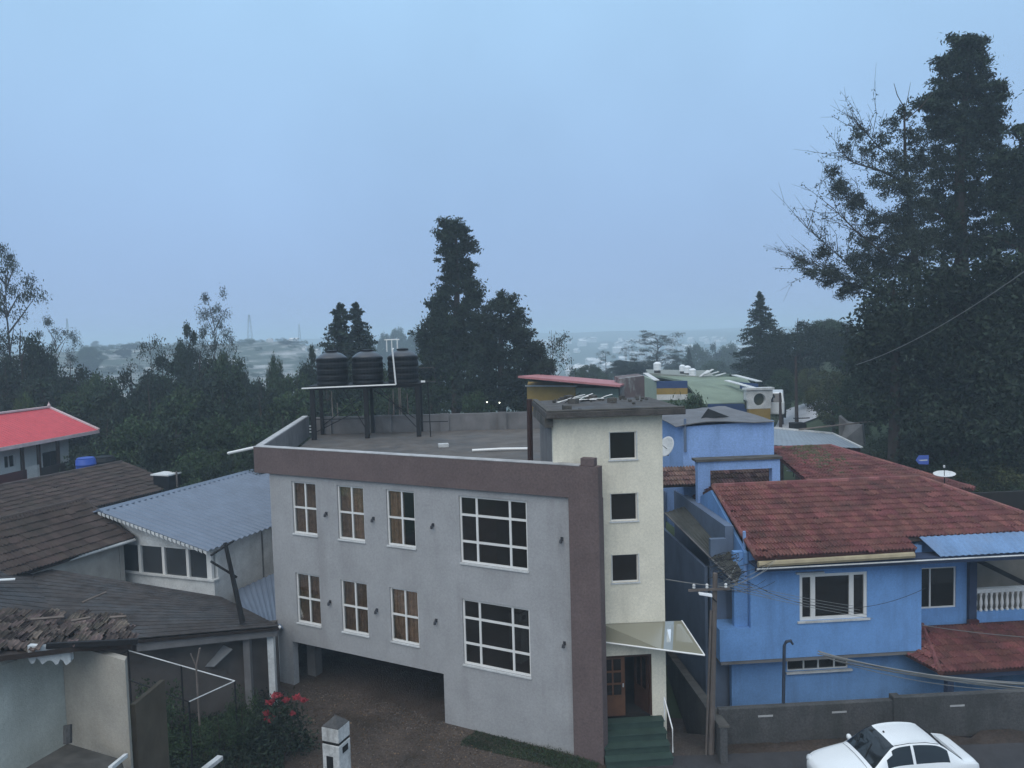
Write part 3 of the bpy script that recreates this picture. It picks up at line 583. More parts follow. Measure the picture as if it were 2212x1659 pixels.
# rear slope and right hip slope
rb = B.P(.41, 6.4, 4.30); rbR = B.P(B.loc(ridR)[0], 6.4, 4.30)
mb = MB(); mb.slab([ridR, ridL, rb, rbR], .10); rf2 = mb.build('rear_roof', DECKR, bh); tile_roof(rf2, [rb, rbR, ridR, ridL], .255, .33, TILE, 0, 4)
hr = B.P(cor[0], 6.4, nBz); mb = MB(); mb.slab([ridR, e3, hr, rbR], .10); mb.build('hip_roof', DECKR, bh)
ridge_tiles(rf, ridL, ridR, TILE); ridge_tiles(rf, ridR, e3, TILE); ridge_tiles(rf, e0 + [0, 0, .02], ridL, TILE, .08)
mb = MB(); mb.prism([B.P(.42, EV + .7, 3.95), B.P(.42, RV, RZ - .12), B.P(.42, 6.2, 4.2), B.P(.42, 6.2, 3.6), B.P(.42, EV + .7, 3.6)], np.append(-B.u * .1, 0)); mb.build('gable_wall', BLUE, bh)
# gutter, fascia and soffit
mb = MB(); mb.tube([B.P(.45, EV - .07, 3.80), B.P(lA[0] - .1, EV - .07, 3.86)], .10, 8); mb.build('gutter', GUTTER, bh)
mb = MB(); mb.box(B, .42, 14, EV + .02, EV + .10, 3.52, 3.72); mb.build('fascia', NAVY, bh)
mb = MB(); mb.box(B, .42, 14, EV + .103, .0, 3.66, 3.72); mb.build('soffit', NAVY, bh)
mb = MB(); mb.tube([B.P(.40, EV - .1, 3.66), B.P(14, EV - .1, 3.70)], .025, 6); mb.build('drip_pipe', WHITEW, bh)
mb = MB(); mb.tube([B.P(.40, .25, 2.9), B.P(.38, .25, 4.6)], .05, 7); mb.build('down_pipe', BLUE2, bh)
# blue sun-shade sheet at the right, above the balcony
sv = B.onv(1992, 1163, -.2); mb = MB()
q0 = B.P(B.onv(2032, 1201, EV)[0], EV - .02, 3.74); q1 = B.P(14.2, EV - .02, 3.80); q3 = B.P(sv[0], -.05, sv[2]); q2 = B.P(14.2, -.05, sv[2] + .05)
corr_sheet(mb, [q0, q1, q2, q3], .22, .03); mb.build('sunshade_sheet', mat('faded_blue_sheet', (.15, .25, .41), .6, .2, 1.5, stain=.5, stain_col=(.16, .19, .24), grain=.1), bh)
mb = MB(); mb.bar(e2 - [0, 0, .12], B.P(cor[0], lB[1], nBz - .12), .10, .12); mb.build('upper_gutter', mat('brown_fascia', (.10, .07, .06), .8), bh)
# red tiled porch awning, lower right
az = .62; aw = thing('porch_awning', 'hipped red tile awning below the balcony of the blue house', 'awning', B.P(9, 0, -.5))
w0 = B.onv(1992, 1352, 1.05); f0 = B.onv(2032, 1455, -1.1); k0 = B.onv(1932, 1402, .5)
pW0 = B.P(w0[0], 1.05, w0[2]); pF0 = B.P(f0[0], -1.1, f0[2]); pF1 = B.P(15, -1.1, f0[2]); pW1 = B.P(15, 1.05, w0[2]); pK = B.P(k0[0], .5, k0[2])
mb = MB(); mb.slab([pF0, pF1, pW1, pW0], .08); ar = mb.build('roof', DECKR, aw); tile_roof(ar, [pF0, pF1, pW1, pW0], .25, .30, TILE, 240, 6)
pK2 = B.P(k0[0], .5, k0[2]); mb = MB(); mb.slab([pK2, pF0, pW0], .06); ar2 = mb.build('hip_roof', DECKR, aw); tile_roof(ar2, [pK2, pF0, pW0], .25, .30, TILE, 60, 7, eave=(0, 1))
ridge_tiles(ar, pF0, pW0, TILE, .09)
mb = MB(); mb.box(B, f0[0] + .1, 15, -1.05, -.9, f0[2] - .22, f0[2] - .06); mb.build('fascia', NAVY, aw)
for u in (f0[0] + .3, 12.5): mb = MB(); mb.box(B, u, u + .2, -1.0, -.8, -2.3, f0[2] - .2); mb.build('post', NAVY, aw)
mb = MB(); mb.box(B, 8.4, 8.75, .9, 1.04, .45, 1.0); mb.build('corner_post', mat('maroon', (.07, .02, .02), .8), aw)

# ---------------- structures behind the blue house
ub = thing('roof_room', 'pale blue boxy roof room with a warped grey sheet on top', 'building', B.P(0, 7, 3.0))
f = B.onv(1476, 919, 6.0); g_ = B.onv(1671.6, 905, 6.0); zt = (f[2] + g_[2]) / 2
mb = MB(); mb.prism([B.P(f[0], 6, 3.0), B.P(g_[0], 6, 3.0), B.P(g_[0], 6, zt), B.P(f[0], 6, zt - .12)], np.append(B.v * 3.2, 0)); mb.build('wall', BLUE2, ub)
s0, s1, s2, s3 = [B.P(*x) for x in ((f[0] - .35, 5.85, zt - .08), (g_[0] - .05, 5.8, zt + .10), (g_[0] - .7, 9.6, zt + .30), (f[0] - .5, 9.3, zt + .12))]
md_ = (s0 + s1) / 2 - [0, 0, .05]
mb = MB(); 
V = []; N_ = 10
for i in range(N_ + 1):
    for j in range(7):
        s = i / N_; t = j / 6; p = (s0 * (1 - s) + s1 * s) * (1 - t) + (s3 * (1 - s) + s2 * s) * t; V.append(p + [0, 0, .10 * math.sin(s * 5) * (1 - t) + .02 * math.sin(i * 3.1 + j)])
F = [(i * 7 + j, (i + 1) * 7 + j, (i + 1) * 7 + j + 1, i * 7 + j + 1) for i in range(N_) for j in range(6)]
nv = len(V); V2 = [v - [0, 0, .03] for v in V]
bd = [(i * 7, (i + 1) * 7) for i in range(N_)] + [(i * 7 + 6, (i + 1) * 7 + 6) for i in range(N_)] + [(j, j + 1) for j in range(6)] + [(N_ * 7 + j, N_ * 7 + j + 1) for j in range(6)]
mb.add(V + V2, F + [tuple(nv + i for i in q[::-1]) for q in F] + [(a, b, nv + b, nv + a) for a, b in bd]); mb.build('sheet_roof', mat('grey_sheet', (.13, .125, .125), .6, .2, 2, stain=.5, stain_col=(.07, .06, .055)), ub)
mb = MB(); c = B.P((f[0] + g_[0]) / 2 - .9, 6.7, zt + .10); mb.add([c, c + [1.2, .1, .02], c + [.35, .2, .38], c + [.5, .7, .12]], [(0, 1, 2), (1, 3, 2), (0, 2, 3), (0, 3, 1)]); mb.build('lifted_flap', BLACKP, ub)
mb = MB(); mb.tube([B.P(f[0] + .05, 5.93, zt - 1.1), B.P(f[0] + .05, 5.93, zt + .2)], .05, 7); mb.build('down_pipe', BLUED, ub)
mb = MB(); lf = B.onv(1432, 897, 8.6); mb.prism([B.P(f[0] - .02, 6.0, 3), B.P(f[0] - .02, 6.0, zt - .1), B.P(lf[0], 8.8, zt + .05), B.P(lf[0], 8.8, 3)], np.append(B.u * .02, 0)); mb.build('left_wall', BLUE2, ub)
pf = thing('roof_portico', 'pale blue open frame of posts and mossy beam in front of the roof room', 'frame', B.P(1, 4.6, 4.2))
b0 = B.onv(1506, 994, 4.5); b1 = B.onv(1686, 988, 4.5); hz = B.onv(1600, 1014, 4.5)[2]
mb = MB(); mb.box(B, b0[0] + .02, b1[0] - .02, 4.5, 4.85, hz, b0[2] - .07); mb.build('beam', BLUE2, pf)
mb = MB(); mb.box(B, b0[0] - .06, b1[0] + .05, 4.42, 5.0, b0[2] - .067, b0[2] + .02); mb.build('mossy_top', MOSSCON, pf)
w1 = B.onv(1534, 1000, 4.5)[0]; w2 = B.onv(1668, 1000, 4.5)[0]
mb = MB(); mb.box(B, b0[0] + .02, w1, 4.5, 4.8, 3.8, hz - .003); mb.build('post', BLUE2, pf)
mb = MB(); mb.box(B, w2, b1[0] - .02, 4.5, 4.8, 3.8, hz - .003); mb.build('post', BLUE2, pf)
tl_ = [B.P(b0[0] - 1.3, 4.95, hz - .62), B.P(b1[0] + .0, 4.95, hz - .62), B.P(b1[0], 5.95, hz - .10), B.P(b0[0] - 1.3, 5.95, hz - .10)]
lr = thing('lean_roof', 'weathered dark tile lean-to roof seen through the pale blue frame', 'roof', tl_[0]); mb = MB(); mb.slab(tl_, .06); lr1 = mb.build('deck', DECK, lr)
tile_roof(lr1, tl_, .24, .28, mat('grey_brown_tile', (.16, .095, .08), .9, .3, 2, isl=.4, spread=.02), 120, 11)
# second red roof
rr = thing('rear_tile_roof', 'red tile hip roof with a mossy patch, behind the main blue house roof', 'roof', B.P(6, 8, 4.4))
r0 = B.onv(1660, 968, 9.2); r1 = B.onv(1795, 967, 9.2); rz = (r0[2] + r1[2]) / 2
top0 = B.P(r0[0], 9.2, rz); top1 = B.P(r1[0], 9.2, rz); zlo = 4.75; vlo = 4.2
nn2 = np.cross(np.append(B.u, 0), np.array([*(B.v * 5.0), rz - zlo])); hpt = PLN(2052, 1041, top0, nn2)
lh = B.loc(hpt); lt = B.loc(top1); kk = (vlo - lt[1]) / (lh[1] - lt[1]); hl = lt + (lh - lt) * kk
pl2 = [B.P(r0[0], vlo, zlo), B.P(hl[0], vlo, rz + (rz - zlo) / 5.0 * (vlo - 9.2)), top1, top0]; pl2[0][2] = pl2[1][2]
mb = MB(); mb.slab(pl2, .08); rrd = mb.build('roof', DECKR, rr); tile_roof(rrd, pl2, .26, .33, TILE, 300, 8); ridge_tiles(rrd, top0, top1, TILE, .1); ridge_tiles(rrd, pl2[1], top1, TILE, .1)
bk = [top1, pl2[1], B.P(hl[0], 13, zlo), B.P(lt[0], 13, zlo)]; mb = MB(); mb.slab(bk, .06); mb.build('side_roof', DECKR, rr)
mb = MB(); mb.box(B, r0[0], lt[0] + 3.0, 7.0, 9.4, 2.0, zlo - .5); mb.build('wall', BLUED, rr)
ms = MB(); rgm = random.Random(3)
for k in range(150):
    a = rgm.gauss(.55, .16) ; b = min(1, max(.25, rgm.gauss(.8, .16))); p = (pl2[0] * (1 - a * .55) + pl2[1] * a * .55) * (1 - b) + (top0 * (1 - a) + top1 * a) * b; r = rgm.uniform(.05, .16)
    ms.lathe(p + [0, 0, .04], [(r, 0), (r * .9, r * .3), (r * .4, r * .55), (.01, r * .6)], 6)
ms.build('moss', mat('roof_moss', (.07, .06, .03), .95, .4, 8), rr, kind='stuff')
# grey metal roof behind
gm = thing('metal_roof_shed', 'low shed with grey-blue metal roof and dark red eave beyond the tiles', 'shed', B.P(8, 14, 3))
m0, m1, m2, m3 = D(1672, 962, 40), D(1862, 968, 41), D(1800, 938, 44), D(1672, 926, 45)
mb = MB(); corr_sheet(mb, [m0, m1, m2, m3], .3, .02); mb.build('roof', mat('pale_sheet', (.22, .25, .28), .5, .15, 1), gm)
mb = MB(); mb.bar(m3 + [0, 0, .05], m2 + [0, 0, .05], .12, .10); mb.build('ridge_cap', WHITEW, gm); mb = MB(); mb.bar(m2 + [0, 0, .04], m1 + [0, 0, .04], .12, .06); mb.build('edge_cap', WHITEW, gm)
mb = MB(); mb.prism([m0 - [0, -.2, .05], m1 - [0, -.2, .05], m1 - [0, -.2, .75], m0 - [0, -.2, .75]], (0, 4, 0)); mb.build('wall', mat('dark_red_fascia', (.06, .015, .018), .8), gm)

# satellite dishes
def dish(p, r, aim, label):
    t = thing('satellite_dish', label, 'dish', p); ax = np.array(aim, float); ax /= np.linalg.norm(ax); c = np.array(p, float) + [0, 0, r * .8]
    mb = MB(); mb.lathe(c, [(.02, .0), (r * .5, r * .06), (r * .85, r * .18), (r, r * .26), (r * 1.0, r * .28), (r * .83, r * .2), (.02, .02)], 24, ax); mb.build('reflector', WHITEW, t, smooth=True)
    mb = MB(); mb.tube([c + ax * r * .05 - [0, 0, r * .2], c + ax * r * .9], .012, 5); mb.build('feed_arm', IRON, t); mb = MB(); mb.lathe(c + ax * r * .88, [(.03, 0), (.04, .04), (.03, .09)], 8, ax); mb.build('feed', WHITEW, t)
    mb = MB(); mb.tube([p, c - ax * .02], .02, 6); mb.build('mast', IRON, t)
q = D(1714, 1030, 31.5); dish(q, .27, (-.1, .15, 1.0), 'white satellite dish lying low on the mossy rear tile roof')
q = D(2040, 1046, 28.6); dish(q, .38, (-.1, -.12, 1.0), 'white satellite dish at the right end of the main tile ridge')
q = D(1443, 985, 27.0); dish(q, .38, (-.9, -.5, .5), 'pale satellite dish beside the roof room, next to the tower edge')
sg = thing('sign_board', 'small blue arrow-shaped sign on a thin post against the green slope', 'sign', D(1997, 1035, 33))
q = D(1993, 994, 33); fs = Fr(q[:2], 6); mb = MB(); mb.prism([fs.P(-.30, 0, q[2] + .0), fs.P(-.16, 0, q[2] - .17), fs.P(.28, 0, q[2] - .2), fs.P(.28, 0, q[2] + .2), fs.P(-.16, 0, q[2] + .21)], np.append(fs.v * .03, 0)); mb.build('board', SIGNB, sg)
mb = MB(); mb.prism([fs.P(-.2, -.004, q[2] + .02), fs.P(-.1, -.004, q[2] - .03), fs.P(.22, -.004, q[2] - .03), fs.P(.22, -.004, q[2] + .02)], np.append(fs.v * .003, 0)); mb.build('stripe', WHITEW, sg)
mb = MB(); mb.tube([fs.P(.1, .06, q[2] - 1.6), fs.P(.1, .06, q[2] + .15)], .025, 6); mb.build('post', IRON, sg)

# ---------------- alley between tower and blue house
al = thing('alley_lean_to', 'dark mossy sheet lean-to roof in the alley beside the blue house', 'roof', B.P(-1, 3, 3.4))
a0, a1, a2, a3 = D(1592, 1262, 22.9), D(1602, 1232, 23.5), D(1508, 1085, 30), D(1436, 1108, 29.0)
mb = MB(); corr_sheet(mb, [a0, a1, a2, a3][::1], .2, .02); mb.build('sheet', mat('mossy_sheet', (.075, .075, .065), .9, .35, 2, .4, 20, stain=.6, stain_col=(.03, .03, .025)), al)
mb = MB(); mb.tube([a0, a3], .03, 6); mb.build('edge', SIDEGREY, al)
wl = thing('alley_wall', 'dark grey boundary wall sloping down the alley beside the tower', 'wall', D(1500, 1560, 22))
wa, wb = B.P(-.75, -2.2, 0), B.P(-2.3, 6.5, 0)
mb = MB(); za = D(1556, 1572, 21.9)[2]; zb_ = D(1452, 1430, 28)[2]
q0 = np.array([*Z(1556, 1572, .55)[:2], .55]); q1 = D(1440, 1408, 29.5)
mb.prism([q0, q1, np.array([*q1[:2], -2.5]), np.array([*q0[:2], -2.5])], (.2, .05, 0)); mb.build('wall', STONEW, wl)
mb = MB(); mb.bar(q0 + [.1, 0, .03], q1 + [.1, 0, .03], .28, .06); mb.build('coping', MOSSCON, wl)
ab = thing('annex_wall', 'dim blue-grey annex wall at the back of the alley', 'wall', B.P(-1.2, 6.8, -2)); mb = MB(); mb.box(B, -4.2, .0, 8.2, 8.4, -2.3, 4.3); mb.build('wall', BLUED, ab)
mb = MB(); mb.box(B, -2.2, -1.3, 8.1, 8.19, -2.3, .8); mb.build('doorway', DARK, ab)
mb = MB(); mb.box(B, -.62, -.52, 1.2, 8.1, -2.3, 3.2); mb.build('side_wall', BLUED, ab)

# compound wall in front of the blue house
cw = thing('compound_wall', 'long dark grey compound wall behind the white car', 'wall', (10, 21.3, -.45))
CW = Fr(Z(1553, 1531, .58)[:2], 3.0)
mb = MB(); mb.box(CW, 0, 4.95, 0, .2, -.6, .55); mb.build('section', STONEW, cw, bevel=.02)
mb = MB(); mb.box(CW, 5.2, 16, 0, .2, -.6, .62); mb.build('section', STONEW, cw, bevel=.02)
mb = MB(); mb.box(CW, 4.953, 5.197, -.04, .24, -.6, .66); mb.build('pier', STONEW, cw, bevel=.02)
for u in (1.1, 3.2, 6.6):
    mb = MB(); mb.box(CW, u, u + .42, -.012, -.003, .28, .33); mb.build('drain_slot', COPE, cw)

# ---------------- utility pole, lamp, wires
pb = np.array([5.13, 20.25, -.5]); ptop = D(1545, 1238, 20.25)
up = thing('utility_pole', 'grey cement utility pole with crossbar between the tower and the blue house', 'pole', pb)
mb = MB(); mb.tube([pb, ptop], [.09, .065], 8); mb.build('shaft', POLEM, up)
mb = MB(); mb.bar(ptop + [-.75, -.1, -.42], ptop + [.35, -.1, -.40], .05, .06); mb.build('crossbar', POLEM, up)
for d in (-.6, -.25, .25): mb = MB(); mb.lathe(ptop + [d, -.1, -.38], [(.02, 0), (.045, .03), (.03, .07), (.045, .1), (.02, .13)], 8); mb.build('insulator', WHITEW, up)
mb = MB(); mb.tube([pb + [-.15, -.05, 0], ptop + [-.14, -.05, -1.0]], .03, 6); mb.build('conduit', POLEM, up)
sl_ = thing('street_lamp', 'small white street lamp head on the cement pole', 'lamp', ptop + [-.2, -.1, -.6])
mb = MB(); mb.tube([ptop + [0, -.1, -.75], ptop + [-.12, -.15, -.62]], .02, 6); mb.build('bracket', IRON, sl_)
h0 = ptop + np.array([-.38, -.18, -.52]); mb = MB(); mb.add([h0 + p for p in ([-.12, -.08, .02], [.24, -.06, -.06], [.24, .06, -.06], [-.12, .08, .02], [-.10, -.06, .07], [.24, -.04, .02], [.24, .04, .02], [-.10, .06, .07])], [(0, 3, 2, 1), (4, 5, 6, 7), (0, 1, 5, 4), (1, 2, 6, 5), (2, 3, 7, 6), (3, 0, 4, 7)]); mb.build('head', TANKW, sl_, bevel=.015)
rgw = random.Random(21)
def wire(name, a, b, sag, label, r=.012, m=None, group=None, n=18):
    a = np.array(a, float); b = np.array(b, float); P = [a + (b - a) * t + np.array([0, 0, -4 * sag * t * (1 - t)]) for t in np.linspace(0, 1, n)]
    mb = MB(); mb.tube(P, r, 5); return mb.build(name, m or CABLE, label=label, cat='wire', group=group)
tgl = thing('wire_tangle', 'dense tangle of dark cables bunched at the top of the cement pole', 'wires', ptop)
for k in range(22):
    c = D(1545 + rgw.uniform(-2, 60), 1222 + rgw.uniform(-22, 30) , 20.4); r = rgw.uniform(.05, .17); P = []
    for i in range(9): a = i * .7 + k; P.append(c + [r * math.cos(a) * 1.4, rgw.uniform(-.1, .1), r * math.sin(a * 1.1) * .6])
    mb = MB(); mb.tube(P, .009, 4); mb.build('cable', CABLED, tgl)
for k in range(15):
    a = ptop + [rgw.uniform(-.05, .12), rgw.uniform(-.1, .1), rgw.uniform(-.5, .35)]; b = D(rgw.uniform(1590, 1680), rgw.uniform(1205, 1300), rgw.uniform(21.5, 23.4)); sg_ = rgw.uniform(.02, .25)
    mb = MB(); mb.tube([a + (b - a) * t + np.array([0, 0, -4 * sg_ * t * (1 - t)]) for t in np.linspace(0, 1, 12)], .008, 4); mb.build('cable', CABLED if k % 2 else CABLE, tgl)
wire('crossbar_wire', D(1437, 1251, 21.0), ptop + [.3, -.1, -.36], .02, 'straight wire from the tower edge to the pole crossbar', .012)
for k in range(5):
    a = ptop + [.15 + .05 * k, -.05, -.1 - .08 * k]; b = D(2240, 1384 + 0 * k, 21) if k == 0 else D(1830 + 14 * k, 1300 + 9 * k, 23.2)
    if k: wire('service_wire', a, b, .05, 'thin service wire crossing in front of the white-framed blue house window', .007, group='service wires at the blue window')
for k in range(8):
    a = D(1762 + 5 * k + rgw.uniform(-6, 6), 1406 + 3 * k, 21.3 + rgw.uniform(-.2, .2)); b = D(2240, 1470 + rgw.uniform(0, 26), 18.0); wire('cable', a, b, rgw.uniform(.06, .22), 'grey cable of the thick bundle sweeping right below the blue house', rgw.choice([.009, .013, .018]), group='cable bundle below the awning')
wire('cable', D(1990, 1350, 22.5), D(2240, 1378, 19), .04, 'single pale cable passing over the red awning', .010)
wire('tree_wire', D(1850, 788, 32), D(2250, 560, 20), .3, 'long pale wire rising to the right across the dark trees', .014)
wire('loop_wire', D(1640, 1270, 23.6), D(2000, 1270, 23.6), .65, 'slack dark wire looping under the blue house window', .008, CABLED)
bp = thing('bracket_pole', 'thin dark bent pipe standing before the blue lower wall', 'pole', D(1694, 1560, 21.0))
mb = MB(); P = [D(1690, 1650, 21.0), D(1694, 1395, 21.0), D(1699, 1386, 21.0), D(1708, 1384, 21.0), D(1713, 1392, 21.0)]; mb.tube(P, [.05, .045, .045, .045, .03], 7); mb.build('pipe', mat('dark_blue_pipe', (.03, .04, .06), .7), bp)

# ---------------- cars
def catmull(p, n):
    p = np.array(p, float); P = np.vstack([2 * p[0] - p[1], p, 2 * p[-1] - p[-2]]); o = []
    for i in range(1, len(P) - 2):
        for t in np.linspace(0, 1, n, endpoint=False):
            a, b, c, d = P[i - 1:i + 3]; o.append(.5 * ((2 * b) + (c - a) * t + (2 * a - 5 * b + 4 * c - d) * t * t + (3 * b - a - 3 * c + d) * t ** 3))
    o.append(P[-2]); return np.array(o)
def make_car(label, loc, rotz, paint, name='parked_car', scale=1.0):
    t = thing(name, label, 'car', (0, 0, 0))
    # stations: x, half width, sill z, mid z, belt z, top-edge half width, top-edge z, centre z
    st = [(0.00, .50, .30, .42, .52, .42, .56, .58), (.10, .68, .22, .45, .60, .56, .65, .68), (.35, .78, .20, .50, .68, .66, .74, .78), (.80, .81, .20, .55, .76, .70, .83, .88), (1.15, .82, .20, .58, .82, .71, .89, .95),
          (1.30, .82, .20, .58, .85, .69, .98, 1.03), (1.60, .83, .20, .58, .87, .62, 1.22, 1.25), (1.88, .83, .20, .58, .88, .56, 1.385, 1.42), (2.30, .83, .20, .58, .89, .555, 1.44, 1.48), (2.75, .83, .20, .58, .90, .555, 1.43, 1.47),
          (3.10, .83, .20, .58, .91, .56, 1.37, 1.41), (3.40, .82, .20, .58, .92, .60, 1.20, 1.23), (3.68, .81, .21, .58, .93, .66, 1.02, 1.04), (3.80, .80, .22, .58, .93, .67, .98, 1.00), (4.05, .76, .26, .56, .90, .64, .95, .97), (4.16, .70, .30, .52, .82, .58, .87, .88), (4.20, .60, .34, .50, .70, .50, .74, .75)]
    st = np.array(st); D_ = catmull(st, 6); rows = []
    for x, w, zs, zm, zb, wr, zt, zc in D_:
        ring = np.array([(0, zs - .02), (w * .85, zs - .02), (w * .97, zs + .08), (w, zm), (w * .955, zb), (wr + .02, zt - .02), (wr * .78, zt + (zc - zt) * .55), (0, zc)])
        c = catmull(ring, 4); rows.append(np.column_stack([np.full(len(c), x), c]))
    m = len(rows[0]); n = len(rows); full = []
    for r in rows: full.append(np.vstack([r, r[-2:0:-1] * [1, -1, 1]]))
    k = len(full[0]); V = np.vstack(full); body = []; parts = {'windshield': [], 'rear_window': [], 'window_near': [], 'window_far': []}
    for i in range(n - 1):
        xm = (full[i][0][0] + full[i + 1][0][0]) / 2
        for j in range(k):
            jj = j if j < m - 1 else k - 1 - j; F = (i * k + j, i * k + (j + 1) % k, (i + 1) * k + (j + 1) % k, (i + 1) * k + j)
            top = jj >= 20; side = 16 <= jj < 20
            if top and jj >= 21 and 1.22 < xm < 1.86: parts['windshield'].append(F)
            elif top and jj >= 21 and 3.16 < xm < 3.70: parts['rear_window'].append(F)
            elif side and 17 <= jj <= 19 and 1.60 + .02 * 0 < xm < 3.28 and not (2.32 < xm < 2.40) and (xm > 1.78 or jj < 19) : parts['window_near' if j < m - 1 else 'window_far'].append(F)
            else: body.append(F)
    caps = [tuple(range(k))[::-1], tuple(range((n - 1) * k, n * k))]
    def sub(name, faces, mt, sm=True):
        idx = sorted({i for f in faces for i in f}); mp = {i: q for q, i in enumerate(idx)}; mb = MB(); mb.add(V[idx] - [2.1, 0, 0], [tuple(mp[i] for i in f) for f in faces]); return mb.build(name, mt, t, smooth=sm)
    sub('body', body + caps, paint); sub('windshield', parts['windshield'], CARG); sub('rear_window', parts['rear_window'], CARG); sub('side_window', parts['window_near'], CARG); sub('side_window', parts['window_far'], CARG)
    for sx_ in (1, -1):
        mb = MB(); mb.lathe((-2.1 + 1.42, sx_ * .90, .93), [(.03, -.06), (.075, -.03), (.08, .02), (.05, .06)], 10, (1, 0, 0)); mb.tube([(-2.1 + 1.45, sx_ * .80, .88), (-2.1 + 1.43, sx_ * .88, .92)], .02, 5); mb.build('mirror', paint, t, smooth=True)
        mb = MB(); mb.lathe((-2.1 + .12, sx_ * .55, .60), [(.02, -.10), (.10, -.04), (.11, .0), (.08, .06)], 12, (1, sx_ * .25, -.35)); mb.build('headlight', HLAMP, t, smooth=True)
        mb = MB(); mb.box(WF, 1.98, 2.07, min(sx_ * .42, sx_ * .68), max(sx_ * .42, sx_ * .68), .66, .82); mb.build('tail_light', TLAMP, t, bevel=.02)
        mb = MB(); mb.tube([(-2.1 + 1.88, sx_ * .545, 1.425), (-2.1 + 2.3, sx_ * .545, 1.468), (-2.1 + 2.75, sx_ * .545, 1.458), (-2.1 + 3.1, sx_ * .55, 1.398)], .008, 5); mb.build('roof_trim', RUBBER, t)
        for wx in (-2.1 + .78, -2.1 + 3.32):
            mb = MB(); mb.lathe((wx, sx_ * .80, .29), [(.16, -.09), (.27, -.09), (.29, -.06), (.29, .06), (.27, .09), (.16, .09)], 24, (0, 1, 0)); wh = mb.build('wheel', RUBBER, t)
            mb = MB(); mb.lathe((wx, sx_ * .88, .29), [(.17, -.02), (.17, .02), (.05, .04), (.04, .01)], 16, (0, sx_, 0)); mb.build('rim', RIM, wh)
    for xx, zz, ww in ((1.12, .955, .66), (3.86, .99, .60)):      # bonnet and boot shut lines
        mb = MB(); mb.tube([(-2.1 + xx, ww * t, zz - .055 * t * t) for t in np.linspace(-1, 1, 9)], .006, 4); mb.build('shut_line', RUBBER, t)
    for sx_ in (1, -1):
        for xx in (1.75, 2.36, 3.05):
            mb = MB(); mb.tube([(-2.1 + xx, sx_ * .815, .86), (-2.1 + xx, sx_ * .835, .58), (-2.1 + xx, sx_ * .815, .30)], .006, 4); mb.build('door_gap', RUBBER, t)
        for xx in (2.15, 2.9): mb = MB(); mb.box(WF, -2.1 + xx, -2.1 + xx + .16, min(sx_ * .80, sx_ * .845), max(sx_ * .80, sx_ * .845), .76, .79); mb.build('door_handle', paint, t, bevel=.008)
    mb = MB(); mb.tube([(-2.1 + 2.0, .1, 1.42), (-2.1 + 1.96, .1, 1.47)], .025, 6); mb.build('antenna_base', RUBBER, t)
    for s in (-.25, .28):
        mb = MB(); mb.tube([(-2.1 + 1.25, s, 1.0), (-2.1 + 1.55, s + .22, 1.235)], .010, 4); mb.build('wiper', RUBBER, t)
    mb = MB(); mb.lathe((-2.1 + 1.82, .02, 1.33), [(.02, -.03), (.05, 0), (.02, .03)], 8); mb.build('rear_view_mirror', RUBBER, t)
    t.location = loc; t.rotation_euler = (0, 0, rotz); t.scale = (scale * .97, scale, scale); return t
cq = (D(1752, 1632, 18.2) + D(2100, 1632, 18.2)) / 2
make_car('white sedan parked beside the dark compound wall', (cq[0] + .12, 18.52, -.43), RAD(4), CARW, scale=.94)
pc = G.P(-5.2, 4.4, -.45); make_car('dark car parked in the shadow under the grey building', tuple(pc), RAD(-118), CARD)

# ================================================================== LEFT-HAND HOUSES
En = D(450, 1191, 27.0); M = Fr(En[:2], -20); ez = En[2]
mh = thing('metal_roof_house', 'white-windowed house under a blue-grey corrugated metal roof, left of the grey building', 'house', M.P(-3, 1, -.4))
rn = M.onv(213, 1104, 0); rnz = rn[2]; ru = rn[0]
mb = MB(); corr_sheet(mb, [M.P(0, 0, ez), M.P(0, 13, ez), M.P(ru, 13, rnz), M.P(ru, 0, rnz)], .30, .055); mb.build('roof', METAL, mh)
mb = MB(); corr_sheet(mb, [M.P(2 * ru, 0, ez), M.P(2 * ru, 13, ez), M.P(ru - .02, 13, rnz), M.P(ru - .02, 0, rnz)], .21, .035); mb.build('far_roof', METAL, mh)
for k in range(13):
    mb = MB(); mb.prism([M.P(ru - .16, k * 1.0, rnz + .02), M.P(ru, k * 1.0, rnz + .09), M.P(ru + .16, k * 1.0, rnz + .01), M.P(ru + .16, k * 1.0, rnz - .01), M.P(ru - .16, k * 1.0, rnz)], np.append(M.v * 1.01, 0)); mb.build('ridge_cap', METAL, mh)
mb = MB(); n = 26
for i in range(n):     # toothed white verge trim
    a = M.P(ru * (1 - i / n), -.02, rnz + (ez - rnz) * i / n - .02); b = M.P(ru * (1 - (i + .7) / n), -.02, rnz + (ez - rnz) * (i + .7) / n - .02); mb.prism([a, b, b - [0, 0, .12], a - [0, 0, .08]], np.append(-M.v * .02, 0))
mb.build('verge_trim', WHITEW, mh)
vw = .5
wl0 = M.onv(210, 1236, vw); wr0 = M.onv(472, 1247, vw); zs_ = (wl0[2] + M.onv(470, 1250, vw)[2]) / 2
zb2 = M.onv(470, 1290, vw)[2]; zt2 = M.onv(360, 1186, vw)[2]; ul = wl0[0]; ur = -.25
mb = MB(); mb.box(M, ul, ur, vw, vw + .2, -.6, zs_); mb.build('dado_wall', WHITEW, mh)
mb = MB(); mb.box(M, ul - .05, ur + .05, vw - .08, vw + .24, zs_ + .003, zs_ + .06); mb.build('sill', WHITEW, mh)
posts = [M.onv(x, 1215, vw)[0] for x in (249, 302, 353, 405)]
for i, x in enumerate(posts + [ur - .2]):
    wdt = .22 if i in (0, 4) else .12; mb = MB(); mb.box(M, x - wdt / 2, x + wdt / 2, vw, vw + .12, zs_ + .063, zt2 + .05); mb.build('post', WHITE, mh)
edges = [ul] + posts + [ur - .2]
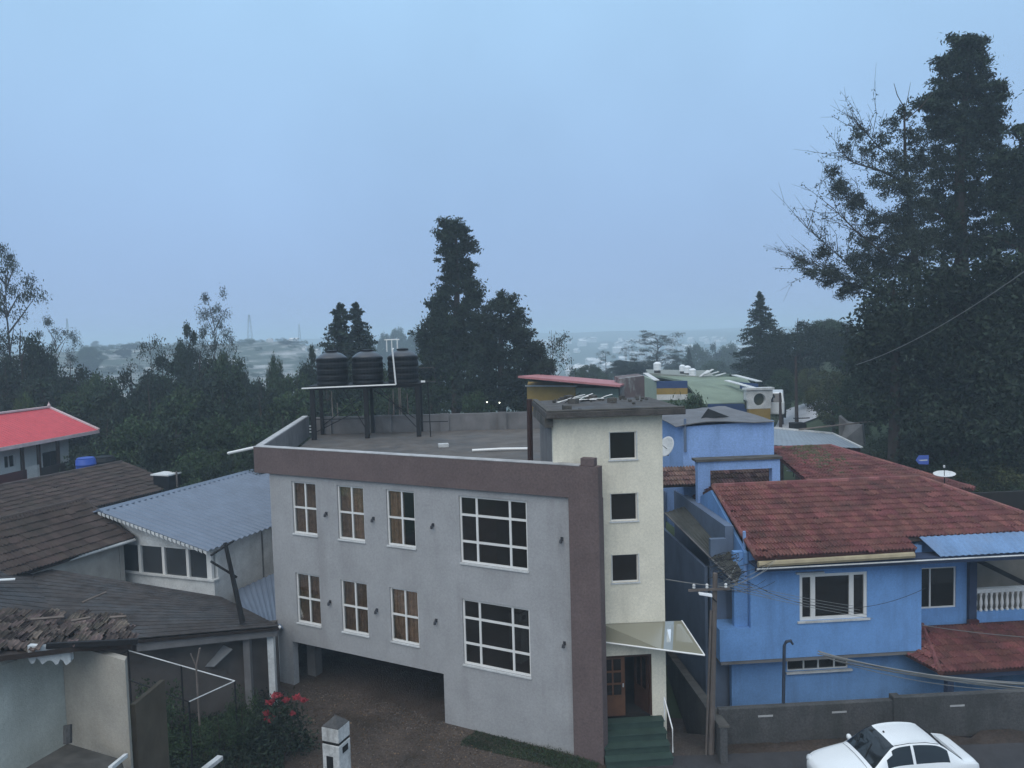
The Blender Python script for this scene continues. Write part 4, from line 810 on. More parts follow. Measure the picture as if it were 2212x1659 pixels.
for i in range(5):
    mb = MB(); mb.box(M, edges[i] + .1, edges[i + 1] - .1, vw + .06, vw + .068, zs_ + .07, zt2 + .03); mb.build('pane', DUSTG, mh)
mb = MB(); mb.box(M, ul, ur, vw + .002, vw + .13, zt2 + .055, zt2 + .13); mb.build('head_rail', WHITEW, mh)
mb = MB(); mb.prism([M.P(ul, vw + .02, zt2 + .135), M.P(ur, vw + .02, zt2 + .135), M.P(ur, vw + .02, ez - .02), M.P(ru, vw + .02, rnz - .12), M.P(ul, vw + .02, zt2 + .4)], np.append(M.v * .1, 0)); mb.build('gable_wall', WHITEW, mh)
mb = MB(); mb.box(M, ul, ur, 3.2, 3.3, 0, ez); mb.build('room_wall', SIDEGREY, mh)
mb = MB(); mb.wall(Fr(M.P(-.25, vw + .21, 0)[:2], 70), 0, 11, -.6, ez - .05, 0, .2, [(3.4, 4.2, 1.8, 2.9)]); mb.build('side_wall', WHITEW, mh)
mb = MB(); fs_ = Fr(M.P(-.25, vw + .21, 0)[:2], 70); mb.box(fs_, 3.4, 4.2, .06, .07, 1.8, 2.9); mb.build('pane', DGLASS, mh)
# lower metal lean-to roof
lt_ = thing('metal_lean_to', 'low blue-grey corrugated lean-to roof squeezed against the grey building corner', 'roof', D(560, 1300, 25.5))
l0, l1, l2, l3 = D(545, 1347, 24.9), D(612, 1358, 25.2), D(600, 1235, 29.5), D(505, 1278, 28.5)
mb = MB(); corr_sheet(mb, [l0, l1, l2, l3], .2, .03); mb.build('sheet', METAL, lt_)
mb = MB(); mb.tube([D(535, 1332, 24.7), D(606, 1356, 24.85)], .06, 8); mb.build('gutter', PVC, lt_)
mb = MB(); mb.tube([D(598, 1358, 24.95), D(602, 1420, 24.95), D(603, 1460, 24.95)], .035, 7); mb.build('down_pipe', WHITEW, lt_)
# brown tile roofs
def slope_roof(name, label, E1, ridge_px, vlen, tw, tl, seed, far=True, nobj=300):
    """roof slope falling to the right; eave runs along M.v towards the camera from E1; right-hand verge at E1"""
    e = M.loc(E1); rg = M.onv(*ridge_px, e[1]); t = thing(name, label, 'roof', M.P(rg[0], e[1] - vlen / 2, 0))
    P = [M.P(e[0], e[1] - vlen, e[2]), M.P(e[0], e[1], e[2]), M.P(rg[0], e[1], rg[2]), M.P(rg[0], e[1] - vlen, rg[2])]
    mb = MB(); mb.slab(P, .08); d = mb.build('deck', DECK, t); tile_roof(d, P, tw, tl, TILEB, nobj, seed)
    w = rg[0] - e[0]
    if far: mb = MB(); mb.slab([P[3], P[2], M.P(rg[0] + w, e[1], e[2]), M.P(rg[0] + w, e[1] - vlen, e[2])], .08); mb.build('far_slope', DECK, t)
    ridge_tiles(d, P[3], P[2], TILEB, .12, .42); ridge_tiles(d, P[1], P[2], TILEB, .09, .42)
    mb = MB(); mb.prism([M.P(e[0] - .2, e[1] - .3, e[2] - .06), M.P(rg[0], e[1] - .3, rg[2] - .12), M.P(rg[0] + w + .2, e[1] - .3, e[2] - .06), M.P(rg[0] + w + .2, e[1] - .3, -.6), M.P(e[0] - .2, e[1] - .3, -.6)], np.append(-M.v * .2, 0)); mb.build('end_wall', mat('old_wall', (.33, .31, .28), .9, .2, 2, stain=.4, stain_col=(.15, .14, .12)), t)
    mb = MB(); mb.box(M, e[0] - .35, e[0] - .2, e[1] - vlen + .1, e[1] - .52, -.6, e[2] - .05); mb.build('side_wall', MATS['old_wall'], t)
    return t, P
EB = D(289, 1164, 28.6)
tB, PB = slope_roof('tile_roof', 'low dark brown tile roof with white gutter in front of the metal-roofed house', EB, (180, 1081), 9, .27, .36, 21)
mb = MB(); mb.tube([D(92, 1226, 25.2), EB + [.05, -.02, -.03]], .06, 8); mb.build('gutter', WHITEW, tB)
EA = D(385, 1052, 38.5)
tA, PA = slope_roof('tile_roof', 'upper dark brown tile roof whose ridge ends beside the blue barrel', EA, (262, 1000), 15, .28, .37, 22)
# red-roofed house
Rn = D(214, 929, 47.0); H = Fr(Rn[:2], -9); hz_ = Rn[2]
rh = thing('red_roof_house', 'white house with red sheet hip roof and brown balcony at the left edge', 'house', H.P(-4, -3, 0))
tp = H.onv(106, 881, -2.6); tp = M and PLN(106, 881, H.P(-3.0, 0, 0), (*H.u, 0)); tl0 = H.loc(tp)
eL = H.P(0, -14, hz_); rL = H.P(tl0[0], -14, tp[2])
mb = MB(); corr_sheet(mb, [eL, H.P(0, 0, hz_), tp, rL], .25, .03); mb.build('roof', REDSHEET, rh)
mb = MB(); corr_sheet(mb, [H.P(0, 0, hz_), H.P(2 * tl0[0], 0, hz_), tp + [0, .01, 0], tp - [.02, 0, 0]], .25, .02); mb.build('hip_roof', REDSHEET, rh)
mb = MB(); mb.slab([rL, tp, H.P(2 * tl0[0], 0, hz_), H.P(2 * tl0[0], -14, hz_)], .05); mb.build('far_roof', REDSHEET, rh)
PKT = mat('pale_pink_trim', (.55, .42, .41), .7)
mb = MB(); mb.bar(rL + [0, 0, .06], tp + [0, 0, .06], .22, .10); mb.bar(tp + [0, 0, .06], H.P(0, 0, hz_ + .05), .2, .08); mb.lathe(tp + [0, 0, .08], [(.05, 0), (.1, .08), (.03, .2), (.01, .3)], 8); mb.build('ridge_cap', PKT, rh)
mb = MB(); mb.bar(eL - [0, 0, .08], H.P(0, 0, hz_ - .08), .05, .2); mb.build('fascia', PKT, rh)
wu = -1.2; fw = Fr(H.P(wu, -.6, 0)[:2], 81); 
q = lambda x, y: PLN(x, y, H.P(wu, 0, 0), (*H.u, 0))
za, zb3 = q(100, 1035)[2], hz_ - .1
wv = lambda x: H.loc(q(x, 990))[1]
fw = Fr(H.P(wu, -14, 0)[:2], 81); ofs = 14
mb = MB(); mb.wall(fw, 0, wv(150) + ofs, q(100, 1042)[2] - 4, zb3, 0, .2, [(wv(8) + ofs, wv(33) + ofs, q(20, 1012)[2], q(20, 982)[2]), (wv(92) + ofs, wv(128) + ofs, q(110, 1010)[2], q(110, 975)[2])]); mb.build('wall', WHITE, rh)
window(rh, fw, wv(8) + ofs, wv(33) + ofs, q(20, 1012)[2], q(20, 982)[2], .04, [(wv(20) + ofs)], (), .07, outer=.07, pm=DGLASS)
window(rh, fw, wv(92) + ofs, wv(128) + ofs, q(110, 1010)[2], q(110, 975)[2], .04, [(wv(110) + ofs)], (), .08, outer=.05, fm=IRON, pm=DGLASS)
mb = MB(); fb = Fr(H.P(-.35, -14, 0)[:2], 81); qq = lambda x, y: PLN(x, y, H.P(-.35, 0, 0), (*H.u, 0)); bz0, bz1 = qq(40, 1040)[2], qq(40, 1018)[2]; bv = lambda x: H.loc(qq(x, 1020))[1] + 14
mb.box(fb, 0, bv(58), 0, .08, bz0, bz1); mb.build('balcony_panel', mat('maroon_board', (.085, .022, .02), .7), rh)
for i in range(11):
    x = bv(60) + (bv(86) - bv(60)) * i / 10; mb = MB(); mb.tube([fb.P(x, .03, bz0 - .1), fb.P(x, .03, bz1 + .12)], .022, 5); mb.build('rail_bar', WHITEW, rh)
mb = MB(); mb.box(fb, bv(88), bv(168), .0, .08, bz0 - .1, bz1 - .1); mb.build('balcony_panel', mat('dark_board', (.03, .02, .018), .8), rh)
for x in (50, 86, 128): mb = MB(); mb.box(fb, bv(x), bv(x) + .16, 0, .14, bz0, hz_ - .12); mb.build('post', WOODD, rh)
mb = MB(); mb.box(fb, -2, bv(185), -.06, 1.0, bz0 - 4.2, bz0 - .02 - .12); mb.build('base_wall', WHITEW, rh)
# barrels
def barrel(px, py, d, r, h, m, label):
    c = D(px, py, d); t = thing('barrel', label, 'barrel', c)
    mb = MB(); mb.lathe(c, [(r * .9, 0), (r * .98, h * .06), (r * .98, h * .3), (r * 1.04, h * .33), (r * .98, h * .36), (r * .98, h * .63), (r * 1.04, h * .66), (r * .98, h * .69), (r * .96, h * .93), (r * .85, h)], 20); mb.build('body', m, t, smooth=True)
    mb = MB(); mb.lathe(c + [0, 0, h + .002], [(r * .86, 0), (r * .88, .03), (r * .8, .05)], 20); mb.build('lid', m, t)
barrel(187, 1026, 39.2, .48, .85, BARREL, 'bright blue plastic barrel on the ledge behind the brown tile roof'); barrel(226, 1012, 40.5, .55, .6, BLACKP, 'low black plastic drum right of the blue barrel')
dt = thing('roof_tank', 'grey box frame with white lid at the right end of the upper brown roof', 'tank', D(368, 1040, 38)); c = D(362, 1040, 38)
mb = MB(); mb.box(Fr(c[:2], -20), -.5, .45, -.4, .4, c[2] - .5, c[2] + .35); mb.build('body', BLACKP, dt); mb = MB(); mb.box(Fr(c[:2], -20), -.62, .5, -.45, .45, c[2] + .353, c[2] + .42); mb.build('lid', WHITEW, dt)
mb = MB(); mb.tube([D(383, 1052, 37.8), D(381, 1018, 37.8)], .05, 6); mb.build('post', POLEM, dt)

# dark flat roof in the middle left
dr = thing('dark_sheet_roof', 'large dark old roof spreading across the lower left, below the white windows', 'roof', D(330, 1330, 22))
d0, d1, d2, d3, d4 = D(150, 1392, 20.5), D(603, 1352, 23.6), D(478, 1289, 25.3), D(60, 1222, 25.6), D(-80, 1240, 22.5)
d5 = D(-80, 1330, 20.0)
NR_ = 26; V = []; lo_ = [d5, d0, d1]; up_ = [d4, d3, d2]
mb = MB()
def strip(a, b, c, d, n, k):   # overlapping courses between lower edge a-b and upper edge d-c
    for j in range(k):
        s0, s1 = j / k, (j + 1.12) / k
        P = [a + (d - a) * s0 + [0, 0, .014], b + (c - b) * s0 + [0, 0, .014], b + (c - b) * s1, a + (d - a) * s1]
        m_ = MB(); m_.slab(P, .02); m_.build('roof_course', mat('dark_roof_felt', (.046, .038, .034), .9, .45, 2.5, .6, 12, isl=.07, stain=.5, stain_col=(.028, .026, .022), wet=.5), dr)
strip(d0, d1, d2, d3, 1, 18); strip(d5, d0, d3, d4, 1, 15)
mb = MB(); mb.slab([d0 - [0, 0, .06], d1 - [0, 0, .06], d2 - [0, 0, .06], d3 - [0, 0, .06]], .08); mb.slab([d5 - [0, 0, .06], d0 - [0, 0, .06], d3 - [0, 0, .06], d4 - [0, 0, .06]], .08); mb.build('deck', DECK, dr)
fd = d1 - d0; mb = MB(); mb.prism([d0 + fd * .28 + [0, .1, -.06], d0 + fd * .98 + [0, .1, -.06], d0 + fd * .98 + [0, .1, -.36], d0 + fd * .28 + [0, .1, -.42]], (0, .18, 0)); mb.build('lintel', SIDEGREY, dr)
mb = MB(); mb.prism([d0 + fd * .1 + [0, .6, -.1], d1 + [-.3, .6, -.1], np.array([*(d1 + [-.3, .6, 0])[:2], -.5]), np.array([*(d0 + fd * .1 + [0, .6, 0])[:2], -.5])], (0, .2, 0)); mb.build('wall', mat('dark_brown_wall', (.10, .085, .075), .9, .3, 1.5), dr)  # dark brown wall set back beneath the eave
for t_ in (.80, .93):
    p = d0 + fd * t_; mb = MB(); mb.box(Fr(p[:2], 0), -.1, .1, .3, .5, -.5, p[2] - .3); mb.build('post', WHITEW if t_ > .9 else SIDEGREY, dr)
mb = MB(); mb.tube([D(178, 1305, 22.9) + [0, 0, .06], D(230, 1284, 23.4) + [0, 0, .08]], .03, 5); mb.build('stick', PALEBARK, label='pale stick lying on the dark lower-left roof', cat='stick')
mb = MB(); mb.bar(D(-20, 1258, 22.6) + [0, 0, .06], D(33, 1255, 22.9) + [0, 0, .06], .14, .03); mb.build('white_strip', PVC, label='short white strip lying at the left edge of the dark roof', cat='strip')
# dark leaning pole with cross pieces
lp = thing('leaning_post', 'dark leaning wooden post with crossed struts in front of the white-windowed house', 'post', D(522, 1322, 23.9))
mb = MB(); mb.tube([D(524, 1345, 23.3), D(486, 1172, 23.6)], [.09, .06], 7); mb.build('post', IRON, lp)
mb = MB(); mb.tube([D(455, 1200, 23.5), D(505, 1168, 23.6)], .035, 5); mb.build('strut', IRON, lp); mb = MB(); mb.tube([D(455, 1212, 23.4), D(512, 1247, 23.6)], .04, 5); mb.build('strut', IRON, lp)

# ---------------- cream house in the lower-left corner
ch = thing('cream_house', 'cream-walled house corner at the lower left edge with a broken tile eave', 'house', D(140, 1600, 15)); CH = Fr(D(140, 1500, 15.6)[:2], 0)
ia = np.array([*D(140, 1500, 15.6)[:2], 0]); a_ = np.array([*D(-60, 1500, 14.0)[:2], 0]); b_ = np.array([*D(274, 1500, 14.6)[:2], 0]); zt = D(140, 1388, 15.6)[2]
mb = MB(); mb.prism([a_ + [0, 0, -1], ia + [0, 0, -1], ia + [0, 0, zt], a_ + [0, 0, zt]], (-.1, .2, 0)); mb.build('left_wall', mat('pale_teal_plaster', (.43, .45, .41), .9, .12, 1.5, .3, 40, stain=.5, stain_col=(.27, .27, .23), streak=.15, grain=.08), ch)
mb = MB(); mb.prism([ia + [.003, 0, -1], b_ + [0, 0, -1], b_ + [0, 0, zt], ia + [.003, 0, zt]], (-.06, .2, 0)); mb.build('right_wall', mat('warm_cream_plaster', (.37, .34, .29), .9, .12, 1.5, .3, 40, stain=.5, stain_col=(.22, .20, .165), streak=.15, grain=.08), ch)
mb = MB(); mb.prism([b_ + [.02, .25, -1], b_ + [-.05, 1.7, -1], b_ + [-.05, 1.7, zt - 1.15], b_ + [.02, .25, zt - 1.0]], (-.1, .0, 0)); mb.build('side_wall', mat('dim_beige', (.09, .072, .05), .9, .3, 2, stain=.5, stain_col=(.07, .05, .03)), ch)
f1 = D(60, 1408, 14.2); f2_ = D(152, 1412, 14.6); mb = MB(); n = 16; V = []
for i in range(n + 1):
    p = f1 + (f2_ - f1) * i / n; V += [p + [0, 0, .12], p + [0, 0, -.16 - .05 * math.sin(i * 1.4) - .02 * (i % 3)], p + [0, .1, .12], p + [0, .1, -.16 - .05 * math.sin(i * 1.4)]]
mb.add(V, [(4 * i, 4 * i + 4, 4 * i + 5, 4 * i + 1) for i in range(n)] + [(4 * i + 2, 4 * i + 3, 4 * i + 7, 4 * i + 6) for i in range(n)] + [(4 * i, 4 * i + 2, 4 * i + 6, 4 * i + 4) for i in range(n)] + [(4 * i + 1, 4 * i + 5, 4 * i + 7, 4 * i + 3) for i in range(n)]); mb.build('wavy_fascia', WHITEW, ch)
rv = [D(-60, 1425, 13.6), D(170, 1396, 14.6), D(285, 1392, 15.2), D(250, 1340, 17.2), D(60, 1315, 17.4), D(-60, 1330, 16.5)]
mb = MB(); mb.slab(rv, .10); cr_ = mb.build('roof_deck', DECK, ch)
rgt = random.Random(5); tm, _, _ = tile_mesh('broken_tile', .26, .34, mat('mixed_old_tile', (.10, .075, .062), .9, .4, 3, isl=.7, spread=.03))
for k in range(190):
    a = rgt.random(); b = rgt.random(); p = (rv[0] * (1 - a) + rv[2] * a) * (1 - b) + (rv[5] * (1 - a) + rv[3] * a) * b + [0, 0, rgt.uniform(.0, .05)]
    o = bpy.data.objects.new('tile', tm); COL.objects.link(o); o.parent = cr_; o.location = p - ORG[cr_]; o.rotation_euler = (rgt.gauss(.15, .04), rgt.gauss(0, .04), rgt.gauss(.1, .10)); o.scale = (.8, .8, .7)
for k in range(5):
    p = D(rgt.uniform(40, 240), rgt.uniform(1335, 1400), 15.5) + [0, 0, .1]; mb = MB(); mb.tube([p, p + [rgt.uniform(.3, .7), rgt.uniform(-.1, .3), rgt.uniform(-.05, .15)]], .03, 5); mb.build('loose_batten', PALEBARK, ch)
mb = MB(); mb.bar(D(100, 1395, 14.4), D(298, 1385, 15.0), .08, .10); mb.build('eave_board', IRON, ch)
pr = thing('porch_canopy', 'small dark hipped roof at the foot of the cream walls', 'roof', D(160, 1650, 14)); ap = D(146, 1606, 14.6)
mb = MB(); mb.slab([D(40, 1668, 13.2), D(262, 1640, 13.9), ap], .05); mb.slab([D(262, 1640, 13.9), D(285, 1720, 13.2), D(60, 1760, 12.3), D(40, 1668, 13.2)], .05); mb.build('roof', mat('dark_felt2', (.06, .055, .048), .9, .4, 3), pr)
mb = MB(); mb.tube([ap, D(146, 1566, 14.7)], .08, 7); mb.build('vent_pipe', STONEW, pr); mb = MB(); mb.bar(D(238, 1660, 13.2), D(272, 1632, 14.0), .07, .07); mb.build('white_edge', WHITEW, pr)

# ---------------- yard: gate post, pipe frame, leaning panel, flowers
gp = thing('gate_post', 'weathered white square gate post with dark band at the bottom edge', 'post', (*D(724, 1600, 18.2)[:2], -.45)); c = D(724, 1546, 18.2); GP = Fr(c[:2], -22)
mb = MB(); mb.box(GP, -.24, .24, -.24, .24, -.5, c[2] - .62); mb.build('shaft', POSTW, gp, bevel=.015); mb = MB(); mb.box(GP, -.22, .22, -.22, .22, c[2] - .618, c[2] - .55); mb.build('band', IRON, gp)
mb = MB(); mb.box(GP, -.24, .24, -.24, .24, c[2] - .548, c[2] - .2); mb.build('head', POSTW, gp, bevel=.015)
mb = MB(); mb.add([GP.P(*p) for p in ((-.24, -.24, c[2] - .198), (.24, -.24, c[2] - .198), (.24, .24, c[2] - .198), (-.24, .24, c[2] - .198), (0, 0, c[2] + .02))], [(0, 3, 2, 1), (0, 1, 4), (1, 2, 4), (2, 3, 4), (3, 0, 4)]); mb.build('cap', STONEW, gp)
mb = MB(); mb.box(GP, .241, .255, -.1, .12, c[2] - .85, c[2] - .7); mb.box(GP, -.12, .06, -.256, -.241, c[2] - 1.8, c[2] - .9); mb.build('dark_plate', IRON, gp)
fr_ = thing('pipe_rail', 'thin white pipe frame over the dark garden left of the grey building', 'frame', D(420, 1500, 20.5)); fa, fb_, fc = D(277, 1405, 21.5), D(507, 1471, 21.2), D(408, 1516, 19.8); fdp = D(200, 1440, 20)
for a, b in ((fa, fb_), (fb_, fc), (fc, fdp), (fdp, fa)): mb = MB(); mb.tube([a, b], .016, 6); mb.build('rail', WHITEW if a is fa or a is fb_ else IRON, fr_)
for p in (fb_, fc, fa, (fa + fb_) / 2): mb = MB(); mb.tube([p, np.array([p[0], p[1], -.5])], .025, 6); mb.build('upright', IRON, fr_)
tp_ = thing('garden_stake', 'pale forked stake standing among the garden rails', 'stake', D(430, 1500, 21.3)); mb = MB(); mb.tube([np.array([*D(428, 1500, 21.3)[:2], -.5]), D(424, 1440, 21.3), D(432, 1400, 21.3)], [.035, .03, .03], 6); mb.tube([D(424, 1440, 21.3), D(412, 1412, 21.3)], .02, 5); mb.build('stem', PALEBARK, tp_)
mb = MB(); P = [D(432, 1440, 23), D(462, 1440, 22.8), D(502, 1402, 23.0), D(480, 1392, 23.3)]; mb.slab(P, .03); mb.build('leaning_sheet', mat('grey_panel', (.20, .20, .20), .7, .2, 2), label='grey sheet panel leaning under the dark roof eave', cat='panel')
mb = MB(); mb.bar(D(440, 1664, 18.6), D(476, 1636, 19.2), .16, .10); mb.build('white_beam', WHITEW, label='short white beam end poking in at the bottom edge', cat='beam')

# ---------------- middle distance buildings
pk = thing('pink_roof_building', 'building with thin pink sheet roof and ochre wall behind the tower', 'building', D(1200, 900, 46))
k0, k1 = D(1119, 812, 46), D(1340, 832, 44); off = np.array([2.0, 9, -.38])
mb = MB(); mb.slab([k0, k1, k1 + off, k0 + off + [-.3, 0, 0]], .12); mb.build('roof', PINK, pk)
yw0, yw1 = D(1138, 836, 47), D(1243, 836, 46.5); mb = MB(); mb.prism([np.array([*yw0[:2], 2.]), np.array([*yw1[:2], 2.]), yw1, yw0 + [0, 0, .03]], (.2, 5, 0)); mb.build('ochre_wall', YELLOW, pk)
gw0, gw1 = yw1 + [.01, .15, -.05], D(1336, 840, 45.8); mb = MB(); mb.prism([np.array([*gw0[:2], 2.]), np.array([*gw1[:2], 2.]), gw1, gw0], (.2, 5, 0)); mb.build('grey_wall', PALEGREEN, pk)
mb = MB(); mb.bar(yw0 + [-.1, -.05, .08], yw1 + [.1, -.05, .05], .1, .08); mb.build('coping', WHITEW, pk)
pw = thing('patched_wall', 'peeling wall with dark brown and white patches left of the green-roofed school', 'wall', D(1370, 860, 47)); w0_, w1_ = D(1338, 818, 47), D(1392, 812, 48)
mb = MB(); mb.prism([np.array([*w0_[:2], 2.]), np.array([*w1_[:2], 2.]), w1_, w0_], (.1, 3, 0)); mb.build('wall', mat('peeling_wall', (.13, .095, .09), .9, .3, 1.2, stain=1.0, stain_col=(.42, .45, .42), stain_scale=1.3), pw)
sc = thing('school_building', 'long building with mossy green roof and blue and yellow fascia bands', 'building', D(1520, 880, 58))
g0, g1, g2, g3 = D(1393, 838, 56), D(1660, 868, 53), D(1628, 812, 66), D(1400, 808, 68); g4 = D(1478, 822, 58); g5 = D(1520, 872, 51)
mb = MB(); mb.slab([g5, g1, D(1610, 815, 66), g3, g4], .15); mb.build('roof', GREENROOF, sc)
zl = 3.0
def fasc(a, b, h0, h1, m, nm, thick=.3, push=(0, .0, 0)):
    a = a + np.array(push); b = b + np.array(push); mb = MB(); mb.prism([a + [0, 0, h1], b + [0, 0, h1], b + [0, 0, h0], a + [0, 0, h0]], (0.02, thick, 0)); mb.build(nm, m, sc)
s0_, s1_ = D(1418, 824, 55.5), D(1485, 823, 55)
fasc(s0_, s1_, -.50, -.0, SCHOOLB, 'blue_band'); fasc(s0_, s1_, -.95, -.503, YELLOW, 'yellow_band', .25); fasc(s0_, s1_, -1.35, -.953, WHITEW, 'white_band', .2)
mb = MB(); mb.prism([D(1388, 812, 58), s0_, s0_ + [0, 0, -3.2], D(1388, 812, 58) + [0, 0, -2.6]], (.2, .4, 0)); mb.build('end_wall', PALEGREEN, sc)
mb = MB(); mb.bar(D(1394, 806, 62), s0_ + [0, -.1, .08], .40, .06); mb.build('roof_edge', WHITEW, sc)
fasc(g5 + [.3, -.05, 0], D(1622, 870, 52.5), -.75, -.05, SCHOOLB, 'blue_band'); fasc(g5 + [.3, -.05, 0], D(1622, 870, 52.5), -1.1, -.753, YELLOW, 'yellow_band', .25); fasc(g5 + [.3, -.05, 0], D(1650, 872, 52), -3.2, -1.103, WHITEW, 'lower_wall', .2)
mb = MB(); mb.bar(D(1570, 822, 60), D(1662, 847, 53.5), .45, .06); mb.build('roof_edge', WHITEW, sc)
mb = MB(); mb.bar(D(1586, 810, 64), D(1640, 824, 58), .45, .06); mb.build('roof_edge', WHITEW, sc); fasc(D(1600, 826, 59), D(1638, 829, 58), -.5, .0, SCHOOLB, 'blue_band'); fasc(D(1604, 842, 58.5), D(1640, 843, 58), -.6, -.05, mat('orange_band', (.28, .14, .05), .8), 'orange_band')
ga = thing('gate_arch', 'pale grey porch block with a round dark opening and ochre base', 'gate', D(1643, 890, 52)); c = D(1641, 863, 52); f_ = Fr(c[:2], 5)
V = []; n = 24; 
for i in range(n): a = 2 * math.pi * i / n; V.append(f_.P(.42 * math.cos(a), 0, c[2] + .42 * math.sin(a)))
for i in range(n):
    a = 2 * math.pi * i / n; k = 1 / max(abs(math.cos(a)), abs(math.sin(a))); V.append(f_.P((.80 + .12 * (math.sin(a) > 0)) * k * math.cos(a), 0, c[2] + .62 * k * math.sin(a)))
V2 = [v + np.append(f_.v * .5, 0) for v in V]; F = [(i, (i + 1) % n, n + (i + 1) % n, n + i) for i in range(n)]; N2 = 2 * n
mb = MB(); mb.add(V + V2, F + [tuple(N2 + i for i in q[::-1]) for q in F] + [(i, N2 + i, N2 + (i + 1) % n, (i + 1) % n) for i in range(n)] + [(n + i, n + (i + 1) % n, N2 + n + (i + 1) % n, N2 + n + i) for i in range(n)]); mb.build('arch_block', WHITEW, ga)
mb = MB(); mb.box(f_, -.9, .9, .3, .6, c[2] - .6, c[2] + .6); mb.build('opening', mat('dim_opening', (.06, .07, .05), .9), ga); mb = MB(); mb.box(f_, -1.0, 1.0, -.1, .55, c[2] + .65, c[2] + .80); mb.build('cap', WHITEW, ga)
mb = MB(); mb.box(f_, -.75, .75, .0, .5, c[2] - 2.6, c[2] - .64); mb.build('ochre_base', YELLOW, ga)
tkl = ['standing alone at the left', 'first of the cluster', 'middle of the cluster', 'lowest and rightmost of the cluster']
for (x, y0, y1, d), lb in zip(((1420, 800, 782, 68), (1474, 802, 788, 70), (1485, 806, 790, 69), (1496, 812, 796, 67)), tkl):
    c = D(x, y0, d); h = (y0 - y1) / FOC * d; r = h * .48; t = thing('roof_tank', f'small white roof water tank beyond the school, {lb}', 'tank', c, 'white water tanks on far roofs'); mb = MB(); mb.lathe(c, [(r * .95, 0), (r, h * .05), (r * .96, h * .3), (r, h * .35), (r * .96, h * .6), (r, h * .65), (r, h * .82), (r * .5, h), (.05, h * 1.03)], 16); mb.build('body', TANKW, t); mb = MB(); mb.lathe(c + [0, 0, -.5], [(r * .8, 0), (r * .8, .49)], 8); mb.build('base', STONEW, t)
fr2 = thing('terrace_building', 'grey terrace roof with bent pale sheets carrying the white tanks', 'roof', D(1480, 815, 70)); mb = MB(); mb.prism([D(1400, 806, 67), D(1545, 815, 66), D(1530, 800, 76), D(1395, 798, 76)], (0, 0, -1.5)); mb.build('slab', mat('far_slab', (.22, .23, .2), .9, .2), fr2)
for k, (x, y, x2, y2) in enumerate(((1512, 814, 1530, 800), (1520, 812, 1552, 803), (1545, 812, 1567, 806), (1522, 808, 1540, 798))): mb = MB(); mb.bar(D(x, y, 66), D(x2, y2, 66.5), .25, .06); mb.build('bent_sheet', WHITEW, fr2)
lp2 = [('utility_pole', 'dark lane pole nearer the school', 1686, 945, 848, 47), ('utility_pole', 'taller dark lane pole with a transformer box', 1720, 935, 770, 49)]
for nm, lb, x, y0, y1, d in lp2:
    a = D(x + 2, y0, d); a[2] = min(a[2], gz(a[0], a[1])); b = D(x - 1, y1, d); t = thing(nm, lb, 'pole', a, 'poles by the lane'); mb = MB(); mb.tube([a, (a + b) / 2, b], [.14, .12, .07], 7); mb.build('shaft', mat('lane_pole', (.06, .045, .04), .9), t)
    for zz, L in ((.30, .7), (.40, 1.1), (.5, .8)): p = a + (b - a) * zz; mb = MB(); mb.bar(p + [-L * .3, -.1, 0], p + [L, -.1, .0], .05, .06); mb.build('crossarm', IRON, t)
    if d == 49: p = D(1722, 926, 48.8); mb = MB(); mb.box(Fr(p[:2], 10), -.42, .42, -.3, .3, p[2] - .4, p[2] + .4); mb.build('transformer', IRON, t, bevel=.03)
    for q_ in (-.1, .35): p = a + (b - a) * .42; mb = MB(); mb.lathe(p + [q_ + .2, -.1, 0], [(.03, 0), (.06, .05), (.03, .12), (.06, .17), (.02, .25)], 7); mb.build('insulator', IRON, t)
hw = thing('roadside_wall', 'pale grey broken roadside wall with leaning bamboo pole by the green slope', 'wall', D(1820, 960, 46)); mb = MB(); mb.prism([D(1812, 960, 46), D(1866, 962, 45), D(1862, 918, 45), D(1828, 912, 46), D(1812, 898, 46)], (.3, .4, 0)); mb.build('wall', mat('pale_stone', (.20, .19, .18), .9, .3, 1.5), hw)
mb = MB(); mb.tube([D(1725, 928, 44), D(1895, 909, 43)], .05, 6); mb.build('bamboo', PALEBARK, hw)
v = thing('parked_van', 'tiny white van parked by the round-arched porch', 'van', D(1672, 872, 54)); c = D(1672, 872, 54); f_ = Fr(c[:2], 70)
mb = MB(); mb.add([f_.P(*p) for p in ((-1.5, -.7, c[2] - .6), (1.5, -.7, c[2] - .6), (1.5, .7, c[2] - .6), (-1.5, .7, c[2] - .6), (-1.5, -.7, c[2] + .2), (1.5, -.7, c[2] + .2), (1.5, .7, c[2] + .2), (-1.5, .7, c[2] + .2), (-1.2, -.6, c[2] + .9), (1.4, -.6, c[2] + .9), (1.4, .6, c[2] + .9), (-1.2, .6, c[2] + .9))], [(3, 2, 1, 0), (0, 1, 5, 4), (1, 2, 6, 5), (2, 3, 7, 6), (3, 0, 4, 7), (4, 5, 9, 8), (5, 6, 10, 9), (6, 7, 11, 10), (7, 4, 8, 11), (8, 9, 10, 11)]); mb.build('body', CARW, v, bevel=.08)
mb = MB(); mb.box(f_, -1.0, 1.2, -.735, -.70, c[2] + .25, c[2] + .75); mb.build('side_window', CARG, v); mb = MB(); mb.prism([f_.P(-1.50, -.55, c[2] + .25), f_.P(-1.50, .55, c[2] + .25), f_.P(-1.26, .5, c[2] + .82), f_.P(-1.26, -.5, c[2] + .82)], np.append(-f_.u * .02, 0)); mb.build('windscreen', CARG, v)
for u in (-1, 1): mb = MB(); mb.lathe(f_.P(u, -.72, c[2] - .6), [(.1, -.08), (.28, -.08), (.28, .08), (.1, .08)], 14, np.append(f_.v, 0)); mb.build('wheel', RUBBER, v)
